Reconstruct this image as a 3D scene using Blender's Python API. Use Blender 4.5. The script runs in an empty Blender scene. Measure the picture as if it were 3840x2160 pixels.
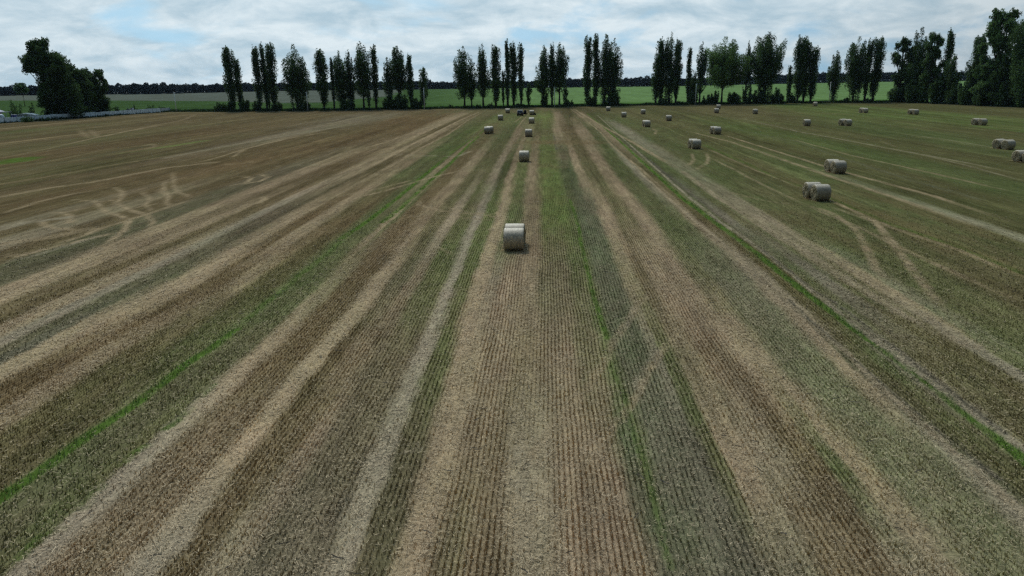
import bpy, math, random
import numpy as np
from mathutils import Matrix, Vector

C = bpy.context.scene.collection
scene = bpy.context.scene
rs = np.random.RandomState

# ------------------------------------------------------------------ camera model
F = 1850.0                    # focal length in units of a 2576 px wide frame
CX, CY = 1288.0, 724.5
CAMH = 10.7
K = 2576.0 / 3840.0           # frame coordinates below are given in 3840 px units unless noted
_y = np.array([(1370 - CX) / F, -(195 - CY) / F, -1.0]); _y /= np.linalg.norm(_y)
_h = np.array([1.0, 0.010, 0.0])
_z = np.cross(_h, _y); _z /= np.linalg.norm(_z)
_x = np.cross(_y, _z)
RW = np.array([_x, _y, _z])   # camera -> world
CAM = np.array([0, 0, CAMH])

def ray(px, py):
    d = np.array([(px - CX) / F, -(py - CY) / F, -1.0])
    return RW @ d
def ground_d(px, py, z=0.0):
    d = ray(px, py)
    t = (z - CAMH) / d[2]
    return CAM + d * t
def G(px, py, z=0.0):
    return ground_d(px * K, py * K, z)
def project(p):
    c = RW.T @ (np.asarray(p, float) - CAM)
    return CX + F * c[0] / -c[2], CY - F * c[1] / -c[2], -c[2]
def height_to(P, top_src):
    """height of an upright thing at ground point P whose top shows at row top_src"""
    lo, hi = 0.0, 120.0
    for _ in range(50):
        m = (lo + hi) / 2
        if project((P[0], P[1], P[2] + m))[1] / K > top_src: lo = m
        else: hi = m
    return lo

cam = bpy.data.cameras.new('camera')
cam.sensor_width = 36; cam.lens = F / 2576 * 36
cam.clip_end = 9000; cam.clip_start = 0.1
co = bpy.data.objects.new('camera', cam); C.objects.link(co)
M = Matrix(RW.tolist()).to_4x4(); M.translation = Vector(CAM)
co.matrix_world = M
scene.camera = co

# ------------------------------------------------------------------ helpers
def lin(c):
    c = np.asarray(c, float) / 255.0
    return np.where(c <= 0.04045, c / 12.92, ((c + 0.055) / 1.055) ** 2.4)

def props(o, label=None, cat=None, group=None, kind=None):
    if label: o['label'] = label
    if cat: o['category'] = cat
    if group: o['group'] = group
    if kind: o['kind'] = kind
    return o
def empty(name, loc, rz=0.0):
    o = bpy.data.objects.new(name, None); C.objects.link(o)
    o.location = loc; o.rotation_euler = (0, 0, rz); o.empty_display_size = .5
    return o
def link(name, me, parent=None, loc=None, rz=0.0):
    o = bpy.data.objects.new(name, me); C.objects.link(o)
    if parent: o.parent = parent
    if loc is not None: o.location = loc
    o.rotation_euler = (0, 0, rz)
    return o

def np_mesh(name, V, faces_n, idx, mat, col=None, smooth=False):
    """V (n,3); faces_n: verts per face (int); idx flat index array"""
    me = bpy.data.meshes.new(name)
    V = np.ascontiguousarray(V, np.float32); idx = np.ascontiguousarray(idx, np.int32).ravel()
    nf = len(idx) // faces_n
    me.vertices.add(len(V)); me.vertices.foreach_set('co', V.ravel())
    me.loops.add(len(idx)); me.loops.foreach_set('vertex_index', idx)
    me.polygons.add(nf)
    me.polygons.foreach_set('loop_start', np.arange(0, nf * faces_n, faces_n, dtype=np.int32))
    me.polygons.foreach_set('loop_total', np.full(nf, faces_n, np.int32))
    if smooth: me.polygons.foreach_set('use_smooth', np.ones(nf, bool))
    me.update(calc_edges=True)
    if col is not None:
        a = me.color_attributes.new('Col', 'FLOAT_COLOR', 'POINT')
        c4 = np.ones((len(V), 4), np.float32); c4[:, :3] = col
        a.data.foreach_set('color', c4.ravel())
    me.materials.append(mat)
    return me

class MB:
    """collects boxes, tubes, lathes into one mesh"""
    def __init__(s): s.v = []; s.f = []
    def add(s, v, f):
        n = len(s.v); s.v += [tuple(p) for p in v]; s.f += [tuple(i + n for i in q) for q in f]; return s
    def box(s, c, d, taper=1.0):
        x, y, z = c; a, b, h = d[0] / 2, d[1] / 2, d[2] / 2
        v = [(x + sx * a * (taper if sz > 0 else 1), y + sy * b * (taper if sz > 0 else 1), z + sz * h) for sz in (-1, 1) for sx, sy in ((-1, -1), (1, -1), (1, 1), (-1, 1))]
        return s.add(v, [(3, 2, 1, 0), (4, 5, 6, 7), (0, 1, 5, 4), (1, 2, 6, 5), (2, 3, 7, 6), (3, 0, 4, 7)])
    def tube(s, pts, rad, n=8, cap=True):
        pts = [Vector(p) for p in pts]; v = []; f = []
        for i, p in enumerate(pts):
            t = (pts[min(i + 1, len(pts) - 1)] - pts[max(i - 1, 0)]).normalized()
            a = t.orthogonal().normalized() if i == 0 else (a - t * a.dot(t)).normalized()
            b = t.cross(a)
            for k in range(n):
                w = 2 * math.pi * k / n
                v.append(p + (a * math.cos(w) + b * math.sin(w)) * rad[i])
        for i in range(len(pts) - 1):
            for k in range(n):
                f.append((i * n + k, i * n + (k + 1) % n, (i + 1) * n + (k + 1) % n, (i + 1) * n + k))
        if cap:
            f.append(tuple(range(n - 1, -1, -1))); f.append(tuple((len(pts) - 1) * n + k for k in range(n)))
        return s.add(v, f)
    def prism(s, prof, y0, y1):
        """prof: list of (x,z) ccw, extruded along y"""
        n = len(prof)
        v = [(x, y0, z) for x, z in prof] + [(x, y1, z) for x, z in prof]
        f = [tuple(range(n)), tuple(range(2 * n - 1, n - 1, -1))]
        f += [((i + 1) % n, i, n + i, n + (i + 1) % n) for i in range(n)]
        return s.add(v, f)
    def mesh(s, name, mat, smooth=False):
        me = bpy.data.meshes.new(name); me.from_pydata(s.v, [], s.f); me.update()
        if smooth:
            for p in me.polygons: p.use_smooth = True
        me.materials.append(mat); return me
    def build(s, name, mat, parent=None, smooth=False, bevel=0):
        o = link(name, s.mesh(name, mat, smooth), parent)
        if bevel:
            m = o.modifiers.new('bevel', 'BEVEL'); m.width = bevel; m.segments = 2; m.limit_method = 'ANGLE'
        return o

# value noise for laying out soil and growth
def _hash(ix, iy, seed):
    h = (ix.astype(np.int64) * 374761393 + iy.astype(np.int64) * 668265263 + seed * 982451653) & 0xffffffff
    h = ((h ^ (h >> 13)) * 1274126177) & 0xffffffff
    return ((h ^ (h >> 16)) & 0xffff) / 65535.0
def vnoise(x, y, seed=0):
    ix = np.floor(x); iy = np.floor(y); fx = x - ix; fy = y - iy
    fx = fx * fx * (3 - 2 * fx); fy = fy * fy * (3 - 2 * fy)
    a = _hash(ix, iy, seed); b = _hash(ix + 1, iy, seed); c = _hash(ix, iy + 1, seed); d = _hash(ix + 1, iy + 1, seed)
    return (a * (1 - fx) + b * fx) * (1 - fy) + (c * (1 - fx) + d * fx) * fy
def fbm(x, y, seed=0, n=3):
    s = 0; a = .5; t = 0
    for i in range(n):
        s = s + a * vnoise(x * 2 ** i, y * 2 ** i, seed + i); t += a; a *= .55
    return s / t

# ------------------------------------------------------------------ materials
def newmat(name):
    m = bpy.data.materials.new(name); m.use_nodes = True
    nt = m.node_tree; b = nt.nodes['Principled BSDF']
    return m, nt, b
def N(nt, t, **kw):
    n = nt.nodes.new(t)
    for k, v in kw.items():
        if hasattr(n, k): setattr(n, k, v)
        else: n.inputs[k].default_value = v
    return n
def simple(name, col, rough=.8, spec=.3, metal=0, noise=.25, nscale=6, bump=0):
    m, nt, b = newmat(name)
    b.inputs['Roughness'].default_value = rough; b.inputs['Specular IOR Level'].default_value = spec
    b.inputs['Metallic'].default_value = metal
    tc = N(nt, 'ShaderNodeTexCoord'); no = N(nt, 'ShaderNodeTexNoise', Scale=nscale, Detail=5.0)
    nt.links.new(tc.outputs['Object'], no.inputs['Vector'])
    mr = N(nt, 'ShaderNodeMapRange'); mr.inputs[1].default_value = .3; mr.inputs[2].default_value = .7
    mr.inputs[3].default_value = 1 - noise; mr.inputs[4].default_value = 1 + noise
    nt.links.new(no.outputs['Fac'], mr.inputs[0])
    mx = N(nt, 'ShaderNodeMix', data_type='RGBA', blend_type='MULTIPLY'); mx.inputs[0].default_value = 1
    mx.inputs[6].default_value = (*col, 1); nt.links.new(mr.outputs[0], mx.inputs[7])
    nt.links.new(mx.outputs[2], b.inputs['Base Color'])
    if bump:
        bp = N(nt, 'ShaderNodeBump'); bp.inputs['Strength'].default_value = bump
        nt.links.new(no.outputs['Fac'], bp.inputs['Height']); nt.links.new(bp.outputs[0], b.inputs['Normal'])
    return m
def vcol(name, rough=.9, spec=.15, trans=0.0):
    m, nt, b = newmat(name)
    b.inputs['Roughness'].default_value = rough; b.inputs['Specular IOR Level'].default_value = spec
    a = N(nt, 'ShaderNodeVertexColor', layer_name='Col')
    nt.links.new(a.outputs[0], b.inputs['Base Color'])
    if trans:
        t = N(nt, 'ShaderNodeBsdfTranslucent'); nt.links.new(a.outputs[0], t.inputs['Color'])
        mx = N(nt, 'ShaderNodeMixShader'); mx.inputs[0].default_value = trans
        nt.links.new(b.outputs[0], mx.inputs[1]); nt.links.new(t.outputs[0], mx.inputs[2])
        nt.links.new(mx.outputs[0], nt.nodes['Material Output'].inputs['Surface'])
    return m

LEAF = vcol('foliage', .8, .07, .18)
STUB = vcol('straw', .9, .1)
GRASS = vcol('grass_blades', .85, .15, .2)
BARK = simple('bark', (.075, .066, .055), .95, .1, noise=.4, nscale=3, bump=.4)
CONC = simple('concrete', (.74, .74, .70), .9, .2, noise=.15, nscale=2)
FENCE = simple('fence_concrete', (.60, .68, .72), .9, .2, noise=.2, nscale=1.5)
POSTM = simple('fence_post_concrete', (.40, .45, .48), .9, .2, noise=.2, nscale=3)

def ground_mat(name, fine=True):
    m, nt, b = newmat(name)
    b.inputs['Roughness'].default_value = 1.0; b.inputs['Specular IOR Level'].default_value = 0.0
    L = nt.links.new
    a = N(nt, 'ShaderNodeVertexColor', layer_name='Col')
    geo = N(nt, 'ShaderNodeNewGeometry')
    def noise(scale, vec=None, detail=4.0, rough=.6):
        n = N(nt, 'ShaderNodeTexNoise', Scale=scale, Detail=detail, Roughness=rough); L((vec or geo).outputs[0], n.inputs['Vector']); return n
    def maprange(src, a0, a1, b0, b1):
        r = N(nt, 'ShaderNodeMapRange'); L(src, r.inputs[0])
        for i, v in enumerate((a0, a1, b0, b1)): r.inputs[i + 1].default_value = v
        return r.outputs[0]
    def mul(x, y):
        n = N(nt, 'ShaderNodeMath', operation='MULTIPLY'); L(x, n.inputs[0])
        if isinstance(y, float): n.inputs[1].default_value = y
        else: L(y, n.inputs[1])
        return n.outputs[0]
    if fine:
        st = N(nt, 'ShaderNodeMapping'); st.inputs['Scale'].default_value = (1, .10, 1); L(geo.outputs['Position'], st.inputs['Vector'])
        n1 = noise(2.2, st, 6.0, .7)                       # along-row streaks, metre scale
        n2 = noise(16.0, None, 5.0, .75)                    # litter, soil crumb
        st2 = N(nt, 'ShaderNodeMapping'); st2.inputs['Scale'].default_value = (1, .35, 1); L(geo.outputs['Position'], st2.inputs['Vector'])
        n3 = noise(5.0, st2, 4.0, .7)
        f = mul(maprange(n1.outputs['Fac'], .3, .7, .66, 1.34), maprange(n2.outputs['Fac'], .3, .7, .55, 1.5))
        f = mul(f, maprange(n3.outputs['Fac'], .3, .7, .74, 1.28))
        # drill rows 15 cm apart
        sx = N(nt, 'ShaderNodeSeparateXYZ'); L(geo.outputs['Position'], sx.inputs[0])
        sn = N(nt, 'ShaderNodeMath', operation='SINE'); rw = N(nt, 'ShaderNodeVertexColor', layer_name='Rows')
        sepr = N(nt, 'ShaderNodeSeparateColor'); L(rw.outputs[0], sepr.inputs[0])
        xo = N(nt, 'ShaderNodeMath', operation='SUBTRACT'); L(sx.outputs['X'], xo.inputs[0]); L(sepr.outputs[1], xo.inputs[1])
        xo2 = N(nt, 'ShaderNodeMath', operation='ADD'); L(xo.outputs[0], xo2.inputs[0]); xo2.inputs[1].default_value = .5 - .0375
        L(mul(xo2.outputs[0], 2 * math.pi / .15), sn.inputs[0])
        amp = mul(mul(maprange(n3.outputs['Fac'], .3, .65, .05, .22), sepr.outputs[0]), sepr.outputs[2])
        ra = N(nt, 'ShaderNodeMath', operation='MULTIPLY_ADD'); L(sn.outputs[0], ra.inputs[0]); L(amp, ra.inputs[1]); ra.inputs[2].default_value = 1.0
        f = mul(f, ra.outputs[0])
        bp = N(nt, 'ShaderNodeBump'); bp.inputs['Strength'].default_value = .5; bp.inputs['Distance'].default_value = .05
        L(n2.outputs['Fac'], bp.inputs['Height']); L(bp.outputs[0], b.inputs['Normal'])
    else:
        n1 = noise(.05, None, 6.0); n2 = noise(.9, None, 5.0, .7)
        mp_ = N(nt, 'ShaderNodeMapping'); mp_.inputs['Scale'].default_value = (.12, .012, 1); L(geo.outputs['Position'], mp_.inputs['Vector'])
        n3 = noise(1.0, mp_, 5.0, .65)
        f = mul(mul(maprange(n1.outputs['Fac'], .3, .7, .84, 1.16), maprange(n2.outputs['Fac'], .3, .7, .75, 1.25)), maprange(n3.outputs['Fac'], .3, .7, .82, 1.18))
    mx = N(nt, 'ShaderNodeMix', data_type='RGBA', blend_type='MULTIPLY'); mx.inputs[0].default_value = 1
    L(a.outputs[0], mx.inputs[6]); L(f, mx.inputs[7])
    L(mx.outputs[2], b.inputs['Base Color'])
    return m

# ------------------------------------------------------------------ field edge and terrain
EDGE = [(-900, 540), (0, 464), (200, 450), (400, 437), (640, 420), (860, 420.5), (1300, 415), (1900, 405.5), (2100, 402), (2560, 394.5),
        (3100, 386.5), (3380, 385), (3560, 392), (3680, 398), (3840, 404), (4500, 440)]
_e = np.array([G(a, b) for a, b in EDGE])
_eaz = np.arctan2(_e[:, 0], _e[:, 1]); _er = np.hypot(_e[:, 0], _e[:, 1])
def edge_r(az): return np.interp(az, _eaz, _er)
def edge_point(px_src, off=0.0):
    """point 'off' metres behind the field edge seen under frame column px_src"""
    y = np.interp(px_src, [e[0] for e in EDGE], [e[1] for e in EDGE])
    p = G(px_src, y); r = math.hypot(p[0], p[1]); s = (r + off) / r
    return np.array([p[0] * s, p[1] * s, 0.0])
FARW = [(-400, 246, 780), (100, 240, 800), (420, 236.5, 830), (700, 229, 850), (1000, 226, 880), (1450, 220, 900), (1700, 217, 950), (2250, 205.5, 1040), (2576, 202, 1080), (3000, 198, 1100)]
_fa = []; _fz = []; _fd = []
for a, b, D in FARW:
    d = ray(a, b); _fa.append(math.atan2(d[0], d[1])); _fz.append(CAMH + d[2] * D / math.hypot(d[0], d[1])); _fd.append(D)
def far_z(az): return np.interp(az, _fa, _fz)
def far_d(az): return np.interp(az, _fa, _fd)
def terrain(az, r):
    az = np.asarray(az, float); r = np.asarray(r, float)
    t = np.clip((r - 340) / (far_d(az) - 340), 0, 1)
    return far_z(az) * t * (2 - t) * .5 + far_z(az) * t * t * .5 - .02 * np.maximum(r - far_d(az) - 70, 0)

# ------------------------------------------------------------------ what grows and lies where on the stubble
# colour (as seen under the overcast), standing stubble, loose straw, green growth
GAIN = np.array([1.08, 1.14, 1.22])
PAL = {
 'S': ((142, 125, 101), .12, 1.0, .02),
 'P': ((123, 108, 89), 1.0, .6, .03),
 'T': ((103, 91, 68), .9, .5, .05),
 'B': ((87, 76, 55), 1.0, .15, .06),
 'R': ((95, 79, 57), 1.0, .1, .02),
 'G': ((84, 88, 58), .8, .25, .28),
 'H': ((91, 101, 58), .7, .15, .42),
 'L': ((70, 91, 40), .1, .02, .9),
 'D': ((77, 79, 61), .6, .3, .3),
 'K': ((80, 76, 66), .35, .5, .08),
 'Y': ((130, 121, 104), .12, 1.0, .05),
 'O': ((81, 80, 52), .8, .2, .25),
}
def pv(code):
    cs = [PAL[c] for c in code]
    v = np.array([np.concatenate([lin(np.array(c[0]) * .80 + np.array([99, 93, 69]) * .20) / GAIN if c is not PAL['L'] else lin(c[0]) / GAIN, c[1:]]) for c in cs]); return v.mean(0)
LEVELS = {
 1400: [(0,55,'G'),(57.1,63.9,'G'),(66,140,'Y'),(140,360,'TP'),(360,450,'Y'),(450,540,'TB'),(540,617,'YT'),(617,856,'KKT'),(856,892,'Y'),(892,990,'OBK'),(990,1080,'S'),(1080,1160,'PO'),(1160,1272,'BP'),(1272,1404,'SY'),(1404,1640,'P'),(1640,1785,'D'),(1785,1916,'KD'),(1916,2035,'YG'),(2035,2234,'TPB'),(2234,2385,'YT'),(2385,2576,'GOY')],
 1150: [(0,130,'OB'),(138.9,155.1,'G'),(166,300,'GOD'),(300,330,'GO'),(334,398,'Y'),(398,577,'TP'),(577,622,'S'),(622,748,'TB'),(748,780,'P'),(780,938,'KT'),(938,986,'Y'),(986,1070,'OBK'),(1070,1160,'S'),(1160,1272,'PB'),(1272,1376,'SY'),(1376,1567,'P'),(1567,1606,'D'),(1611.1,1617.9,'G'),(1624,1789,'DK'),(1789,1816,'G'),(1816,1884,'S'),(1884,1995,'YT'),(1995,2067,'TB'),(2067,2115,'G'),(2115,2175,'ST'),(2175,2392,'GOY'),(2392,2432,'Y'),(2432,2457,'KO'),(2457,2551,'BG'),(2554.1,2572.9,'G')],
 900: [(0,32,'DK'),(32,119,'S'),(119,223,'RB'),(223,287,'ST'),(287,400,'BO'),(400,476,'OG'),(490.5,511.5,'G'),(523,620,'GOD'),(620,668,'S'),(668,776,'TR'),(776,824,'S'),(824,860,'B'),(860,906,'TP'),(906,1050,'KBT'),(1050,1080,'Y'),(1080,1137,'OG'),(1137,1209,'S'),(1209,1285,'P'),(1285,1360,'ST'),(1360,1450,'P'),(1450,1513,'PG'),(1519.4,1530.6,'G'),(1541,1640,'D'),(1640,1665,'YD'),(1665,1700,'G'),(1700,1765,'SG'),(1765,1856,'TP'),(1856,1932,'S'),(1932,2091,'GGY'),(2091,2119,'S'),(2119,2146,'KO'),(2146,2190,'BG'),(2198.2,2223.8,'G'),(2231,2290,'YK'),(2290,2394,'TG'),(2394,2470,'OT'),(2470,2513,'Y'),(2513,2576,'OG')],
 700: [(0,54,'OK'),(54,167,'S'),(167,215,'TB'),(215,258,'B'),(258,317,'SP'),(317,346,'Y'),(346,450,'KO'),(450,529,'S'),(529,596,'RB'),(596,650,'ST'),(650,733,'BO'),(740.4,751.6,'G'),(758,833,'G'),(833,870,'SG'),(870,942,'TR'),(942,988,'S'),(988,1034,'TD'),(1034,1058,'P'),(1058,1130,'OG'),(1130,1150,'Y'),(1150,1192,'OG'),(1192,1230,'S'),(1230,1258,'TY'),(1258,1317,'P'),(1317,1354,'S'),(1354,1440,'GP'),(1440,1478,'G'),(1481.9,1488.1,'G'),(1494,1567,'D'),(1567,1608,'GS'),(1608,1629,'T'),(1629,1742,'SP'),(1742,1790,'GGP'),(1790,1896,'GDY'),(1896,1938,'SY'),(1938,2006,'RO'),(2014.0,2038.0,'G'),(2047,2092,'YK'),(2092,2158,'TG'),(2158,2204,'S'),(2204,2233,'YG'),(2233,2420,'GO'),(2420,2508,'BO'),(2508,2576,'OT')],
 550: [(0,60,'TB'),(60,110,'YT'),(110,167,'BT'),(167,250,'TY'),(250,333,'BT'),(333,438,'KO'),(438,482,'S'),(482,533,'TP'),(533,560,'S'),(560,616,'BT'),(616,640,'Y'),(640,704,'KB'),(704,752,'S'),(752,790,'R'),(790,830,'S'),(830,912,'BR'),(916.9,933.1,'G'),(938,980,'G'),(980,993,'S'),(994.9,1001.1,'G'),(1003,1046,'TR'),(1046,1084,'ST'),(1084,1125,'TG'),(1125,1150,'SY'),(1150,1192,'OG'),(1192,1213,'Y'),(1213,1246,'GH'),(1246,1272,'S'),(1272,1317,'G'),(1317,1358,'ST'),(1358,1440,'H'),(1443.7,1449.3,'G'),(1454,1517,'D'),(1517,1548,'S'),(1548,1600,'TG'),(1600,1634,'S'),(1634,1732,'G'),(1732,1752,'S'),(1752,1780,'RO'),(1784.1,1808.9,'G'),(1813,1842,'YK'),(1842,1892,'GT'),(1892,1945,'SY'),(1945,2010,'GO'),(2010,2092,'BG'),(2092,2175,'GO'),(2175,2258,'RO'),(2258,2340,'OG'),(2340,2404,'BO'),(2404,2440,'Y'),(2440,2576,'OB')],
 420: [(0,90,'OB'),(90,180,'TO'),(180,280,'BO'),(280,375,'TB'),(375,520,'BR'),(520,625,'R'),(625,708,'TR'),(708,770,'KT'),(770,812,'S'),(812,884,'RB'),(884,934,'S'),(934,967,'B'),(967,1025,'TS'),(1025,1058,'G'),(1062.6,1077.4,'G'),(1082,1104,'G'),(1104,1116,'S'),(1118.7,1127.3,'G'),(1130,1167,'TR'),(1167,1192,'S'),(1192,1246,'GT'),(1246,1263,'SY'),(1263,1284,'G'),(1284,1298,'S'),(1298,1329,'GH'),(1329,1350,'S'),(1350,1408,'H'),(1408,1446,'GD'),(1446,1463,'S'),(1463,1504,'GT'),(1504,1533,'S'),(1533,1583,'G'),(1583,1600,'Y'),(1600,1621,'BO'),(1625.8,1641.2,'G'),(1646,1656,'K'),(1656,1687,'G'),(1687,1735,'YG'),(1735,1850,'GO'),(1850,1950,'BO'),(1950,2100,'GO'),(2100,2240,'BO'),(2240,2400,'GO'),(2400,2576,'OB')],
 330: [(0,90,'GO'),(90,200,'TO'),(200,330,'BT'),(330,450,'TO'),(450,600,'BR'),(600,720,'TB'),(720,800,'YT'),(800,900,'B'),(900,1050,'R'),(1050,1080,'S'),(1080,1100,'B'),(1100,1122,'S'),(1122,1140,'T'),(1140,1170,'G'),(1170,1200,'HG'),(1200,1250,'TO'),(1250,1297,'G'),(1297,1310,'S'),(1310,1340,'GS'),(1340,1395,'BG'),(1395,1410,'S'),(1410,1450,'TB'),(1450,1480,'S'),(1480,1510,'G'),(1510,1530,'S'),(1535.7,1554.3,'G'),(1560,1585,'Y'),(1585,1700,'GO'),(1700,1850,'BO'),(1850,1980,'HO'),(1980,2150,'BO'),(2150,2350,'GO'),(2350,2576,'BO')],
 292: [(0,200,'TO'),(200,400,'TB'),(400,700,'BT'),(700,860,'TB'),(860,1000,'YB'),(1000,1140,'R'),(1140,1160,'S'),(1160,1195,'T'),(1195,1235,'GT'),(1235,1350,'HG'),(1350,1395,'H'),(1395,1415,'S'),(1415,1455,'GT'),(1455,1475,'S'),(1475,1560,'GO'),(1560,1800,'OT'),(1800,2000,'BT'),(2000,2576,'HO')],
 277: [(0,400,'TO'),(400,1150,'TB'),(1150,1400,'TG'),(1400,1700,'TO'),(1700,2000,'BT'),(2000,2300,'OH'),(2300,2576,'OB')],
}
LV = []
for yy in sorted(LEVELS, reverse=True):
    xs = []; vs = []
    for x0, x1, c in LEVELS[yy]:
        dl = .15 * (x1 - x0)
        for xx in (x0 + dl, x1 - dl):
            xs.append(ground_d(xx, yy)[0]); vs.append(pv(c))
    yc = ground_d(1288, yy)[1]
    LV.append((yc, np.array(xs), np.array(vs)))
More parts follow.
